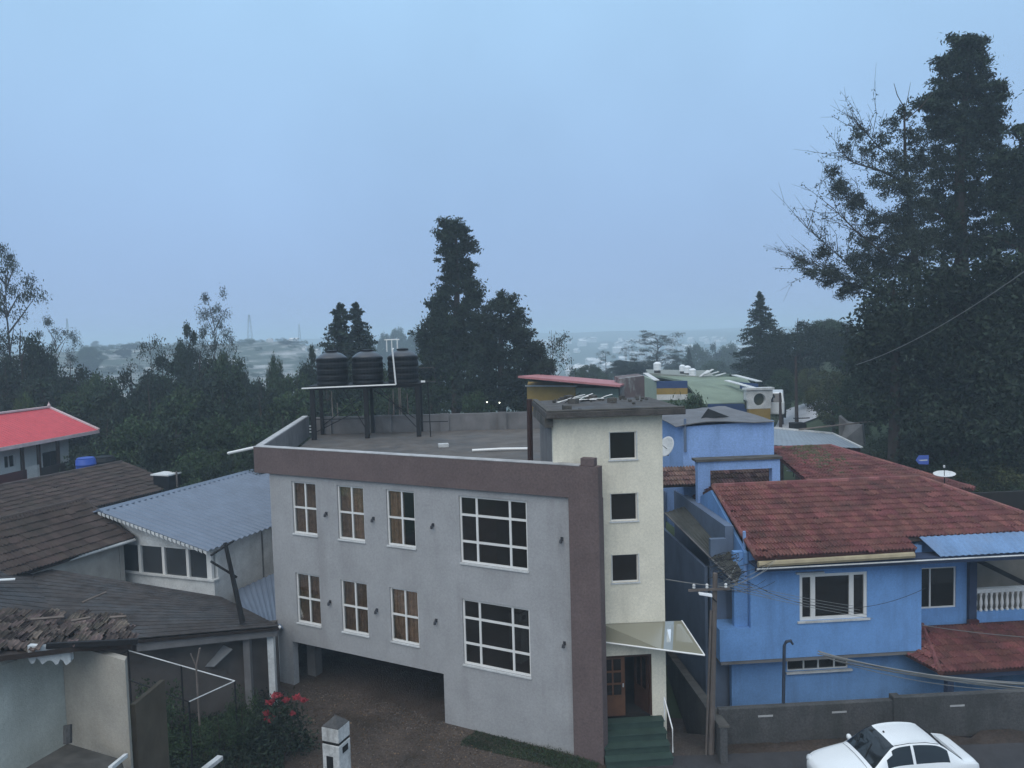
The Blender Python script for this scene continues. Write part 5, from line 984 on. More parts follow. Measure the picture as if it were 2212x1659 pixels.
for i, (x, y, d) in enumerate(((1572 - 520, 870, 50), (1572 - 493, 871, 50))):   # two lit bulbs in the dark trees left of the tower
    p = D(x, y, d); t = thing('bulb', 'tiny lit bulb in the dark trees behind the terrace, ' + ('left of the pair' if i == 0 else 'right of the pair'), 'lamp', p, 'lit bulbs in the trees')
    em = bpy.data.materials.get('bulb_glow') or bpy.data.materials.new('bulb_glow'); em.use_nodes = True; b_n = em.node_tree.nodes['Principled BSDF']; b_n.inputs['Emission Color'].default_value = (1, .93, .75, 1); b_n.inputs['Emission Strength'].default_value = 6
    mb = MB(); mb.lathe(p, [(.01, 0), (.03, .02), (.035, .04), (.025, .06), (.01, .07)], 8); mb.build('globe', em, t); mb = MB(); mb.tube([p + [0, 0, .07], p + [0, .1, .5]], .01, 4); mb.build('flex', IRON, t)

# ---------------- far hillside: houses, mast
rgf = random.Random(77); hm = []
for k in range(3):
    w, d, h = (7, 6, 4), (9, 7, 5), (6, 6, 3.2); w, d, h = [w, d, h][k]; mb = MB(); mb.box(WF, -w / 2, w / 2, -d / 2, d / 2, -3, h); mb.v and None
    mb.prism([(-w / 2 - .4, -d / 2 - .4, h), (w / 2 + .4, -d / 2 - .4, h), (w / 2 + .4, 0, h + 1.6), (-w / 2 - .4, 0, h + 1.6)], (0, 0, .15)); mb.prism([(-w / 2 - .4, d / 2 + .4, h), (w / 2 + .4, d / 2 + .4, h), (w / 2 + .4, 0, h + 1.6), (-w / 2 - .4, 0, h + 1.6)], (0, 0, .15))
    me = bpy.data.meshes.new('far_house'); me.from_pydata(mb.v, [], mb.f); me.materials.append(mat('far_wall', (.58, .57, .55), .9, .3, .05)); hm.append(me)
def far_house(x, y, d, s=1.0, lab='tiny pale house on the foggy far hillside', gr='houses on the foggy hillside'):
    p = D(x, y, d); o = bpy.data.objects.new('far_house', rgf.choice(hm)); COL.objects.link(o); o.location = (p[0], p[1], gz(p[0], p[1])); o.rotation_euler = (0, 0, rgf.uniform(0, 3)); o.scale = (s, s, s * rgf.uniform(.8, 1.2)); tag(o, lab, 'house', gr)
for k in range(150): far_house(rgf.uniform(1130, 1660), 760, rgf.uniform(420, 1100), rgf.uniform(.7, 1.2))
for k in range(14): far_house(rgf.uniform(560, 690), 760, rgf.uniform(330, 420), rgf.uniform(.25, .4), 'small pale house on the pale ridge left of the tanks', 'houses on the left ridge')
for k in range(12): far_house(rgf.uniform(1500, 1680), 740, rgf.uniform(230, 330), rgf.uniform(.6, .9), 'hazy pale house among trees right of the school', 'hazy houses beyond the school')
def mast(x, ytop, d, w, label):
    b = D(x, 745, d); b[2] = gz(b[0], b[1]) - .5; t_ = D(x, ytop, d)[2]; h = t_ - b[2]; t = thing('lattice_mast', label, 'mast', b, 'masts in the fog'); 
    leg = lambda k, z: b + [w * (1 - .85 * z) * (1, -1, -1, 1)[k], w * (1 - .85 * z) * (1, 1, -1, -1)[k], h * z]
    for k in range(4): mb = MB(); mb.bar(leg(k, 0), leg(k, 1), .5); mb.build('leg', IRON, t)
    mb = MB()
    for i in range(9):
        for k in range(4): mb.bar(leg(k, i / 9), leg((k + 1) % 4, (i + 1) / 9), .22)
    mb.build('bracing', IRON, t)
rgh = random.Random(8)
mast(541, 680, 900, 4.0, 'grey lattice mast rising from the foggy left ridge'); mast(648, 700, 1000, 2.2, 'fainter thin mast right of the lattice mast in fog'); mast(148, 688, 1000, 2.2, 'faint thin mast in the fog at the far left')

# ================================================================== VEGETATION
NP = np.random.default_rng(12)
def quad_mesh(name, V, m):           # V: (N,4,3)
    N = len(V); me = bpy.data.meshes.new(name); me.vertices.add(N * 4); me.vertices.foreach_set('co', V.reshape(-1).astype(np.float32))
    me.loops.add(N * 4); me.loops.foreach_set('vertex_index', np.arange(N * 4, dtype=np.int32)); me.polygons.add(N); me.polygons.foreach_set('loop_start', np.arange(0, N * 4, 4, dtype=np.int32)); me.polygons.foreach_set('loop_total', np.full(N, 4, np.int32))
    me.update(calc_edges=True); me.materials.append(m); return me
def leaves(C, L, W, droop=0.0, up=0.3):
    N = len(C); a = NP.normal(size=(N, 3)); a[:, 2] -= droop; a /= np.linalg.norm(a, axis=1)[:, None]; b = NP.normal(size=(N, 3)); b[:, 2] += up * 0; b = np.cross(a, b); b /= np.linalg.norm(b, axis=1)[:, None] + 1e-9
    l = (L * NP.uniform(.6, 1.3, N))[:, None]; w = (W * NP.uniform(.6, 1.3, N))[:, None]
    return np.stack([C - a * l / 2, C + b * w / 2 - a * l * .05, C + a * l / 2, C - b * w / 2 - a * l * .05], 1)
SOLID = [False]
def clump_pts(c, r, n):              # r: 3 radii; points thickest near the skin
    d = NP.normal(size=(n, 3))
    if SOLID[0]: return np.array(c) + d * .48 * np.array(r)
    d /= np.linalg.norm(d, axis=1)[:, None]; rr = NP.uniform(.15, 1, n) ** .5 * NP.normal(1, .22, n); return np.array(c) + d * rr[:, None] * np.array(r)
def add_mesh(name, me, parent, og=None):
    o = bpy.data.objects.new(name, me); COL.objects.link(o); o.parent = parent; return o
PROTO = {}
def proto_round(H=12., rx=4.6, z0=.12, ncl=76, nl=320, L=.29, W=.17, seed=0):
    C = []; rg = np.random.default_rng(seed); limbs = []
    for k in range(ncl):
        d = rg.normal(size=3); d /= np.linalg.norm(d); rr = rg.uniform(.45, .95); zc = H * (z0 + (1 - z0) / 2); c = np.array([d[0] * rx * rr, d[1] * rx * rr, zc + d[2] * H * (1 - z0) / 2 * rr * .95])
        t = (c[2] / H - z0) / (1 - z0); sh = np.sqrt(max(.05, 1 - max(0, (t - .35) / .75) ** 2)); c[:2] *= sh; r = rx * rg.uniform(.18, .34) * (.65 + .35 * sh); C.append(clump_pts(c, (r, r, r * .75), nl)); limbs.append(c)
    return np.vstack(C), L, W, limbs
def proto_cone(H=14., rx=3.0, layers=38, L=.24, W=.12, seed=1, top=.0):
    C = []; rg = np.random.default_rng(seed); limbs = []
    for i in range(layers):
        t = i / (layers - 1); z = H * (.06 + .92 * t); R = rx * (1 - t) ** .72 + .05; nb = max(3, int(9 * (1 - t) + 3))
        for k in range(nb):
            a = rg.uniform(0, 6.28); Rb = R * rg.uniform(.75, 1.15)
            for q in np.linspace(.3, 1, 3): C.append(clump_pts((math.cos(a) * Rb * q, math.sin(a) * Rb * q, z - Rb * q * .18 + rg.normal(0, .1)), (.16 * R + .14, .16 * R + .14, .2), int(34 * (.5 + .5 * R / rx) + 8)))
            if k % 3 == 0: limbs.append(np.array([math.cos(a) * Rb * .8, math.sin(a) * Rb * .8, z - Rb * .15]))
    C.append(clump_pts((0, 0, H * .985), (.05, .05, H * .015), 16)); return np.vstack(C), L, W, limbs
def proto_open(H=15., rx=5., L=.26, W=.09, seed=2, nb=16, ncl=3, nl=130):
    rg = np.random.default_rng(seed); C = []; limbs = []
    for k in range(nb):
        t = .38 + .6 * (k / nb) + rg.uniform(-.03, .03); a = k * 2.4 + rg.uniform(-.4, .4); Rb = rx * rg.uniform(.5, 1.0) * (1.15 - t * .75); e = np.array([math.cos(a) * Rb, math.sin(a) * Rb, H * t + Rb * rg.uniform(.3, .7)]); e[2] = min(e[2], H * 1.0); limbs.append(e)
        for j in range(ncl): c = e * [1, 1, 1] + rg.normal(0, .75, 3) * [1, 1, .7]; r = rg.uniform(.55, 1.1); C.append(clump_pts(c, (r, r, r * .6), nl))
    for k in range(24): 
        a = rg.uniform(0, 6.28); C.append(clump_pts((math.cos(a) * rx * .45 * rg.random(), math.sin(a) * rx * .45 * rg.random(), H * rg.uniform(.12, .5)), (1.2, 1.2, .8), nl))
    return np.vstack(C), L, W, limbs
def proto_bush(H=2.4, rx=1.5, seed=3, L=.13, W=.06, n=26, nl=120):
    rg = np.random.default_rng(seed); C = []; limbs = []
    for k in range(n): a = rg.uniform(0, 6.28); q = rg.uniform(.1, 1) ** .6; c = np.array([math.cos(a) * rx * q, math.sin(a) * rx * q, H * rg.uniform(.15, .92) * (1 - .35 * q * q)]); C.append(clump_pts(c, (.42, .42, .36), nl)); limbs.append(c) if k % 3 == 0 else None
    return np.vstack(C), L, W, limbs
def trunk_mb(H, limbs, r, seed=0, every=3):
    rg = random.Random(seed); mb = MB(); n = 8; P = [np.array([rg.uniform(-.12, .12) * (i > 0) * H / 12, rg.uniform(-.12, .12) * (i > 0) * H / 12, H * .96 * i / n]) for i in range(n + 1)]
    mb.tube(P, [r * (1.25 - 1.15 * i / n) for i in range(n + 1)], 7)
    for k, c in enumerate(limbs):
        if k % every: continue
        b = np.array([0, 0, max(.25, c[2] - np.hypot(c[0], c[1]) * .8)]); m_ = (b + c) / 2 + np.array([rg.uniform(-.2, .2), rg.uniform(-.2, .2), rg.uniform(-.1, .3)]); mb.tube([b, m_, c], [r * .38, r * .24, r * .08], 5)
    return mb
def make_proto(key, fn, lm, bark, r, H, rx, every=3, **kw):
    SOLID[0] = key[:4] in ('open', 'spar', 'bush'); C, L, W, limbs = fn(H=H, rx=rx, **kw); SOLID[0] = False; q = quad_mesh(key + '_crown', leaves(C, L, W), lm); mb = trunk_mb(H, limbs, r, len(key), every); me = bpy.data.meshes.new(key + '_trunk'); me.from_pydata([tuple(v) for v in mb.v], [], mb.f); me.materials.append(bark); PROTO[key] = (q, me, H, rx)
make_proto('round_a', proto_round, LF_DARK, BARK, .28, 12., 4.6, seed=5); make_proto('round_b', proto_round, LF_MID, BARK, .28, 12., 4.4, seed=6, ncl=60); make_proto('round_c', proto_round, LF_CYP, BARK, .28, 13., 4.0, seed=7, ncl=80)
make_proto('cone', proto_cone, LF_CYP, BARK, .24, 14., 3.0, every=2); make_proto('open', proto_open, LF_EUC, BARK, .2, 15., 5., every=1); make_proto('open_b', proto_open, LF_EUC, BARK, .2, 15., 4.6, every=1, seed=31, nb=20)
make_proto('sparse', proto_open, LF_EUC, BARK, .12, 12., 2.6, every=1, seed=8, nb=9, ncl=2, nl=90); make_proto('bush', proto_bush, LF_MID, BARK, .05, 2.4, 1.5, every=1); make_proto('bush_olive', proto_bush, LF_OLIVE, BARK, .05, 2.4, 1.5, every=1, seed=13); make_proto('round_olive', proto_round, LF_OLIVE, BARK, .25, 12., 4.6, seed=15, ncl=55); make_proto('round_light', proto_round, LF_LIGHT, BARK, .25, 12., 4.6, seed=16, ncl=55)
rgp = random.Random(40)
def place(key, x, ytop, d, wpx, label, group=None, name=None, zoff=0, hmin=None):
    q, me, H, rx = PROTO[key]; t = D(x, ytop, d); g = gz(t[0], t[1]) - .2 + zoff; h = max(t[2] - g, 1.0); s = wpx / FOC * d / (2 * rx)
    if name is None: name = 'shrub' if key.startswith('bush') else 'tree'
    r = thing(name, label, 'shrub' if key.startswith('bush') else 'tree', (t[0], t[1], g), group); add_mesh('trunk', me, r); add_mesh('crown', q, r)
    r.rotation_euler = (0, 0, rgp.uniform(0, 6.28)); r.scale = (s, s, h / H); return r
# --- left belt
BG = 'evergreens of the dense belt behind the left roofs'; BL_ = 'dark evergreen in the dense belt of trees behind the left roofs'
place('open_b', 8, 563, 58, 190, 'tall airy tree at the far left edge with see-through crown'); place('round_a', 40, 690, 56, 200, 'dark bushy tree below the tall airy tree at the left edge')
place('open', 118, 702, 82, 130, 'hazy grey-green tree right of the tall tree at the left edge'); place('round_light', 48, 836, 50, 80, 'small light green rounded tree above the red roof')
place('sparse', 322, 704, 58, 90, 'thin tree with separate leaf tufts left of the open-crowned tree'); place('open', 458, 649, 66, 125, 'open-crowned tree with lacy branches, left of the tank stand'); place('round_c', 404, 688, 63, 85, 'dense upright dark tree touching the open-crowned tree')
place('cone', 734, 655, 62, 260, 'left of two pointed conifer tops behind the tanks', 'pointed conifers behind the tanks'); place('cone', 768, 654, 63, 230, 'right of two pointed conifer tops behind the tanks', 'pointed conifers behind the tanks')
place('round_a', 722, 712, 61, 120, 'dark bushy tree under the two pointed conifers'); place('round_b', 792, 693, 64, 60, 'small rough tree right of the two pointed conifers'); place('round_c', 672, 738, 60, 70, 'dark tree with a small spike left of the pointed conifers'); place('round_b', 593, 752, 60, 65, 'small round-topped tree on the skyline before the pale ridge'); place('round_a', 530, 775, 57, 90, 'low dark tree before the pale ridge')
BELT = []
for x, y, d, w, k in ((150, 765, 60, 130, 'a'), (215, 790, 57, 110, 'b'), (280, 770, 56, 120, 'a'), (350, 758, 57, 110, 'c'), (430, 742, 58, 140, 'a'), (490, 745, 58, 110, 'b'), (560, 800, 55, 110, 'a'), (640, 790, 56, 110, 'b'), (90, 810, 52, 160, 'c'), (10, 780, 52, 160, 'a'),
                      (165, 832, 50, 130, 'b'), (240, 828, 50, 150, 'c'), (320, 815, 49, 150, 'a'), (400, 822, 48, 150, 'b'), (480, 812, 48, 150, 'c'), (560, 838, 47, 140, 'a'), (640, 830, 48, 150, 'b'), (705, 800, 52, 120, 'a'), (770, 780, 54, 120, 'c'), (830, 785, 55, 110, 'b'), (870, 790, 58, 80, 'a'),
                      (230, 892, 44, 140, 'a'), (300, 885, 43, 150, 'b'), (380, 893, 42, 150, 'c'), (460, 885, 42, 150, 'b'), (540, 898, 41.5, 130, 'b'), (610, 882, 43, 140, 'a'), (680, 870, 45, 150, 'c'), (760, 850, 46, 150, 'b'), (840, 840, 47, 150, 'a'), (420, 960, 39, 120, 'b'), (500, 965, 38, 120, 'a'), (350, 955, 41, 110, 'c'), (560, 960, 37.5, 90, 'c')):
    BELT.append((x, y, d, w, k))
ORD = ['first', 'second', 'third', 'fourth', 'fifth', 'sixth', 'seventh', 'eighth', 'ninth', 'tenth', 'eleventh', 'twelfth', 'thirteenth', 'fourteenth']
for tier, (da, db) in (('back', (51.5, 99)), ('middle', (45.5, 51.5)), ('front', (0, 45.5))):
    for i, (x, y, d, w, k) in enumerate(sorted(b for b in BELT if da <= b[2] < db)): place('round_' + k, x, y, d, w * 1.35, f'dark evergreen, {ORD[i]} from left in the {tier} row of the left tree belt', BG)
# --- tall column tree and its neighbours behind the terrace
def fill(outline, seed, step=12, rx=27, ry=12, gap=.10, thin=1e9, dthin=.6):
    """lobes covering a crown whose width at each height is given by (y, x0, x1)"""
    rg = np.random.default_rng(seed); ys = [o[0] for o in outline]; lob = []; y = ys[0] + 4.
    while y < ys[-1]:
        x0 = np.interp(y, ys, [o[1] for o in outline]) + rg.normal(0, 5); x1 = np.interp(y, ys, [o[2] for o in outline]) + rg.normal(0, 5); w = x1 - x0; n = max(1, int(round(w / (rx * 1.25))))
        for i in range(n):
            if rg.random() < gap and n > 1: continue
            r = min(rx, w / 2 + 4) * rg.uniform(.75, 1.25); lob.append((x0 + w * (i + .5) / n + rg.normal(0, 5), y + rg.normal(0, 4), r, ry * rg.uniform(.8, 1.3), 1.0 if y < thin else dthin))
        y += step * rg.uniform(.8, 1.25)
    return lob
def hero(name, label, lobes, limbs, d, lm, bark, L, W, k=1.0, seed=0, sub=9, group=None, base=None, droop=0.0, twigs=0, fat=1.12, lr=1.0, fl=1.0, soft=False):
    rg = np.random.default_rng(seed); b0 = D(*limbs[0][0][:2], d); g = gz(b0[0], b0[1]) - .3; root = thing(name, label, 'tree', (b0[0], b0[1], g), group); og = ORG[root]; C = []
    for (x, y, rx, ry, *de) in lobes:
        de = de[0] if de else 1.0; rx *= fat; ry *= fat; sc = d / FOC; n = int(1.9 * k * de * 3.14 * rx * ry * sc * sc / (L * W * .5) * 1.0); ns = max(9, int(sub * rx * ry / 1100)) * (3 if de < .6 and twigs else 1); SOLID[0] = (de < .6 and twigs > 0) or soft; dj = d + rg.uniform(-.6, .6) * rx * sc
        for q in range(ns):
            u = rg.normal(size=3); u /= np.linalg.norm(u); u *= rg.uniform(.2, .92); c = D(x + u[0] * rx, y - u[2] * ry, dj + u[1] * rx * sc); r = rg.uniform(.26, .50) * math.sqrt(rx * ry) * sc * (1.35 if soft else .72 if de < .5 else 1); C.append(clump_pts(c - og, (r * 1.1 * fl, r * 1.1 * fl, r * .8 / fl), max(6, n // ns)))
    SOLID[0] = False; mb = MB(); TW = []
    for i, (pts) in enumerate(limbs):
        P = [D(x, y, d + dd) - og for x, y, r, dd in pts]; 
        if i == 0: P = [np.array([P[0][0], P[0][1], 0.])] + P; R = [pts[0][2] * 1.2 * lr] + [p[2] * lr for p in pts]
        else: R = [p[2] * lr for p in pts]
        mb.tube(P, R, 7)
        if twigs and i > 3:
            for w in range(twigs):
                t = rg.uniform(.25, 1) * (len(P) - 1); j = min(int(t), len(P) - 2); p = P[j] + (P[j + 1] - P[j]) * (t - j); dr = (P[j + 1] - P[j]); dr = dr / np.linalg.norm(dr) + rg.normal(0, .55, 3) + [0, 0, .25]; ln = rg.uniform(.5, 1.3); q1 = p + dr * ln * .5 + rg.normal(0, .08, 3); q2 = p + dr * ln + rg.normal(0, .12, 3); mb.tube([p, q1, q2], [.022, .014, .006], 4, False); TW.append(np.array([q1 + (q2 - q1) * s_ + rg.normal(0, .10, 3) for s_ in rg.uniform(-.3, 1.1, 16)]))
                for z in range(2): q3 = q1 + (q2 - q1) * rg.uniform(0, 1); mb.tube([q3, q3 + (dr + rg.normal(0, .5, 3)) * ln * .45], [.010, .005], 3, False)
    add_mesh('crown', quad_mesh(name + '_crown', leaves(np.vstack(C + TW), L, W, droop), lm), root)
    mb2 = MB(); mb2.v, mb2.f, mb2.n = [tuple(np.array(v) + og) for v in mb.v], mb.f, mb.n; mb2.build('trunk', bark, root); return root
hero('column_tree', 'tall narrow column-like evergreen rising highest behind the terrace', fill([(486, 960, 1006), (498, 946, 1018), (520, 947, 1018), (550, 951, 1023), (580, 953, 1022), (612, 950, 1018), (640, 940, 1050), (665, 932, 1030), (700, 928, 1040), (745, 915, 1055), (800, 900, 1070)], 51, 11, 24, 13, .05),
     [[(985, 890, .35, 0), (986, 700, .26, 0), (988, 600, .18, 0), (985, 500, .06, 0)], [(990, 668, .1, 0), (1028, 640, .03, .3)]], 56, LF_CYP, BARK, .27, .11, 3.0, 5, 13, fat=1.05, fl=1.12, soft=True)
hero('broad_evergreen', 'broad dark evergreen right of the column tree, with lumpy round top', fill([(640, 1074, 1094), (660, 1055, 1112), (690, 1036, 1128), (720, 1028, 1142), (760, 1012, 1168), (800, 1002, 1192), (880, 990, 1205)], 52, 13, 30, 15, .06), [[(1085, 900, .35, 0), (1082, 760, .22, 0), (1082, 660, .06, 0)]], 55, LF_DARK, BARK, .28, .12, 2.8, 6, 12, fat=1.05, fl=1.12, soft=True)
hero('left_evergreen', 'dark evergreen skirt left of the column tree', fill([(672, 940, 965), (700, 925, 975), (740, 912, 985), (790, 895, 1000), (880, 885, 1020)], 53, 13, 28, 15, .06), [[(945, 900, .3, 0), (945, 720, .08, 0)]], 57, LF_MID, BARK, .27, .12, 2.6, 7, 12, fat=1.05, fl=1.12, soft=True)
place('round_a', 1148, 690, 57, 70, 'narrow rough dark tree right of the broad evergreen'); place('sparse', 1192, 697, 58, 95, 'ragged see-through tree at the right end of the central group'); place('round_c', 1180, 760, 57, 90, 'low dark tree under the ragged see-through tree'); place('round_b', 1030, 830, 48, 130, 'dark shrubby tree just behind the terrace wall'); place('round_a', 1130, 835, 49, 130, 'dark shrubby tree behind the terrace wall near the tower'); place('round_c', 930, 830, 50, 110, 'dark shrubby tree behind the terrace, right of the tanks')
for i, (x, y0, y1) in enumerate(((718, 905, 845), (728, 903, 870), (848, 905, 840), (858, 902, 828), (868, 903, 832), (884, 900, 850))):
    a = D(x, y0, 38.5); b = D(x + rgp.uniform(-5, 5), y1, 38.5); a[2] = gz(a[0], a[1]); t = thing('bare_stem', 'thin pale bare stem seen under the tank stand', 'stem', a, 'pale stems below the tanks'); mb = MB(); mb.tube([a, (a + b) / 2 + [.06, 0, 0], b], [.07, .05, .02], 5); mb.build('stem', PALEBARK, t)
# --- middle right
place('open_b', 1420, 724, 128, 150, 'hazy broad tree beyond the school roof'); place('sparse', 1308, 752, 118, 40, 'thin tufted hazy tree left of the broad hazy tree'); place('sparse', 1352, 745, 120, 40, 'second thin tufted hazy tree left of the broad hazy tree'); place('round_b', 1275, 783, 105, 80, 'low hazy round tree behind the pink roof'); place('round_a', 1370, 770, 118, 110, 'hazy dark tree mass under the tufted trees'); place('cone', 1488, 752, 150, 40, 'small hazy cone tree behind the white tanks')
HG = 'faint trees in the fog beyond the school'
for x, y, d, w in ((1500, 735, 210, 80), (1545, 728, 230, 70), (1580, 735, 220, 90), (1600, 760, 170, 70), (1460, 765, 180, 80), (1540, 775, 150, 90), (1650, 740, 200, 90), (1250, 790, 170, 60), (1330, 790, 150, 70)): place(rgp.choice(['round_b', 'round_a', 'round_c']), x, y, d, w, 'faint grey-green tree in the fog beyond the school roof', HG)
FG = 'fog-faded trees behind the tanks'
for x, y, d, w in ((830, 712, 300, 50), (860, 700, 320, 60), (895, 708, 310, 60), (920, 720, 280, 60), (280, 742, 330, 40), (265, 752, 300, 40), (620, 735, 340, 40), (640, 742, 350, 30), (205, 735, 500, 70), (235, 740, 500, 70), (190, 745, 260, 60)): place(rgp.choice(['round_b', 'round_a', 'round_c']), x, y, d, w, 'pale tree almost lost in the fog on the skyline', FG)
place('cone', 1641, 630, 78, 140, 'single pointed conifer with stepped tiers at the right of the school'); place('round_a', 1722, 680, 74, 150, 'smooth dome-shaped dark tree right of the pointed conifer'); place('round_c', 1668, 745, 76, 100, 'dark tree filling between the pointed conifer and the dome'); place('round_b', 1785, 686, 88, 120, 'hazy tree behind the dome-shaped tree'); place('round_a', 1830, 690, 70, 110, 'dark tree between the dome and the great right-hand trees')
place('round_olive', 1800, 792, 56, 120, 'olive-green bushy tree beside the lane'); place('round_b', 1850, 800, 50, 110, 'dull green tree right of the olive tree'); place('round_olive', 1745, 790, 66, 70, 'small olive tree behind the lane pole'); place('round_b', 1690, 790, 64, 80, 'dark low tree above the lane')
place('round_b', 1500, 836, 40, 105, 'dark rounded small tree just behind the tower roof'); place('bush', 1448, 846, 35, 90, 'smaller dark shrub touching the tower roof edge', zoff=4.5)
# --- the great trees on the right
hero('great_cypress', 'tallest ragged conifer at the upper right, dense dark top', fill([(80, 2078, 2106), (94, 2050, 2128), (106, 2053, 2132), (125, 2044, 2130), (150, 2030, 2130), (175, 2018, 2150), (200, 2003, 2168), (230, 1996, 2168), (262, 2008, 2170), (300, 2014, 2160), (340, 2008, 2162), (380, 2004, 2160), (430, 2002, 2166), (480, 1998, 2160), (560, 1985, 2175)], 54, 12, 28, 14, .05, 300, .5),
     [[(2085, 900, .55, 0), (2078, 600, .4, 0), (2072, 380, .28, 0), (2085, 200, .16, 0), (2095, 90, .05, 0)], [(2075, 420, .12, 0), (2120, 380, .08, .4), (2150, 350, .03, .6)], [(2076, 500, .13, 0), (2030, 460, .08, -.5), (2000, 440, .03, -.8)], [(2078, 560, .13, 0), (2130, 520, .08, .3), (2170, 500, .04, .5)]], 46, LF_CYP, BARK, .26, .09, 2.9, 11, 12, fat=1.05, fl=1.3, soft=True, droop=.3)
hero('edge_conifer', 'dense dark conifer cut off by the right edge of the view', fill([(272, 2198, 2228), (300, 2176, 2250), (350, 2156, 2262), (400, 2150, 2265), (432, 2142, 2265), (480, 2162, 2265), (540, 2132, 2270)], 55, 12, 30, 14, .05, 440, .7), [[(2215, 900, .5, 0), (2212, 500, .3, 0), (2205, 300, .08, 0)], [(2212, 545, .12, 0), (2170, 520, .06, -.3), (2130, 512, .03, -.5)]], 43, LF_CYP, BARK, .25, .09, 2.9, 12, 12, fat=1.05, fl=1.3, soft=True, droop=.3)
hero('ragged_gum_tree', 'big ragged open-branched tree leaning left with bare twigs against the sky', [(1955, 245, 22, 20, .3), (1925, 268, 26, 22, .22), (1975, 295, 34, 32, .3), (1905, 300, 26, 22, .18), (1852, 292, 24, 20, .26), (1828, 318, 18, 16, .18), (1880, 325, 30, 22, .18), (1935, 345, 42, 34, .26), (1965, 400, 40, 50, .36), (1800, 372, 22, 16, .22), (1815, 405, 30, 26, .34), (1842, 436, 32, 28, .34), (1885, 475, 36, 26, .28), (1940, 480, 46, 40, .42), (1980, 520, 46, 40, .5), (1782, 548, 28, 20, .26), (1730, 572, 22, 14, .16), (1755, 590, 28, 16, .26), (1800, 590, 36, 28, .34), (1850, 560, 42, 32, .32), (1905, 570, 46, 36, .45), (1835, 625, 36, 22, .4), (1785, 610, 26, 14, .3), (1960, 580, 46, 34, .55), (1915, 400, 40, 34, .28), (1985, 350, 34, 34, .36), (1925, 530, 46, 30, .42), (1870, 520, 36, 26, .26), (1990, 450, 36, 40, .42), (1870, 600, 40, 24, .4)],
     [[(1990, 900, .5, 0), (1985, 640, .38, 0), (1968, 480, .26, 0), (1955, 340, .16, 0), (1953, 225, .05, 0)], [(1953, 232, .05, 0), (1938, 205, .04, 0), (1931, 180, .02, 0)], [(1955, 238, .04, 0), (1962, 205, .025, 0), (1967, 178, .012, 0)], [(1958, 258, .06, 0), (1990, 230, .05, .2), (2015, 200, .03, .4)], [(1965, 400, .12, 0), (1905, 370, .09, -.4), (1845, 352, .05, -.8), (1812, 325, .02, -1)], [(1970, 470, .13, 0), (1900, 470, .10, .3), (1830, 430, .06, .6), (1790, 380, .02, .8)], [(1978, 560, .15, 0), (1905, 545, .11, -.4), (1850, 500, .07, -.7), (1800, 450, .02, -1)], [(1985, 640, .16, 0), (1890, 630, .12, .4), (1810, 603, .07, .6), (1735, 578, .02, .8)], [(1890, 630, .10, .4), (1820, 560, .06, .3), (1775, 520, .03, .2), (1740, 490, .010, .1)], [(1960, 360, .08, 0), (1900, 320, .06, .3), (1860, 275, .02, .5)], [(1830, 610, .06, .5), (1785, 580, .03, .4), (1750, 570, .012, .3), (1735, 564, .008, .3)]], 44, LF_EUC, BARK, .17, .06, 4.6, 13, 9, droop=.5, twigs=24, lr=.62)
MASS = [('shadowed dark tree mass under the ragged tree, left part', [(1930, 640, 70, 50), (1880, 700, 60, 60), (1960, 710, 80, 70), (1870, 770, 50, 60), (1930, 800, 80, 70), (1890, 860, 50, 50), (1960, 880, 80, 60)], 1930, 41, 31), ('shadowed dark tree mass under the tallest conifer, middle part', [(2030, 610, 70, 60), (2080, 650, 80, 70), (2030, 730, 90, 80), (2100, 760, 90, 80), (2030, 850, 90, 80), (2110, 870, 80, 80), (2060, 930, 110, 60), (2000, 960, 70, 40), (2130, 970, 90, 40)], 2060, 40, 32), ('shadowed dark tree mass at the right edge', [(2150, 590, 70, 50), (2205, 580, 60, 60), (2180, 680, 80, 80), (2190, 790, 80, 90), (2180, 890, 80, 80), (2250, 700, 60, 180), (2150, 950, 90, 60), (2210, 980, 60, 50)], 2180, 38, 33)]
for lb, lobes, x, d, sd in MASS: hero('dark_tree', lb, lobes, [[(x, 960, .3, 0), (x + 4, 760, .22, 0), (x, 620, .06, 0)]], d, LF_DARK, BARK, .28, .14, 2.2, sd, 10, 'shadowed trees on the right')
SG = 'shrubs on the green slope behind the blue house'
for k in range(80):
    x = rgp.uniform(1870, 2250); d = rgp.uniform(33, 46); p = D(x, 900, d); g = gz(p[0], p[1]); q = p.copy(); q[2] = g + rgp.uniform(.9, 2.2)
    vv = q - CAMO; dp = vv @ FWD; yy = 829.5 - FOC * (vv @ UPV) / dp; place(rgp.choice(['bush', 'bush', 'bush', 'bush_olive']), x, yy, d, rgp.uniform(90, 160), 'leafy green shrub on the slope behind the blue house', SG)
# --- yard plants
fl = thing('flowering_shrub', 'dark shrub with big red flower heads in front of the parking opening', 'shrub', (*D(605, 1560, 20.8)[:2], -.45)); og = ORG[fl]; C = []
for (x, y, r) in ((600, 1530, .5), (575, 1560, .5), (630, 1560, .5), (600, 1600, .6), (560, 1610, .5), (650, 1600, .45), (540, 1640, .5), (610, 1650, .6)): C.append(clump_pts(D(x, y, 20.8 + NP.uniform(-.3, .5)) - og, (r, r, r * .8), 420))
add_mesh('foliage', quad_mesh('flower_foliage', leaves(np.vstack(C), .13, .06), LF_DARK), fl)
mb = MB()
for k in range(7): a = np.array([og[0] + NP.uniform(-.2, .2), og[1] + NP.uniform(-.2, .2), -.45]); b = D(NP.uniform(560, 650), NP.uniform(1530, 1600), 20.8); mb.tube([a, (a + b) / 2 + NP.normal(0, .08, 3), b], [.035, .025, .012], 5)
mb.build('stems', BARK, fl)
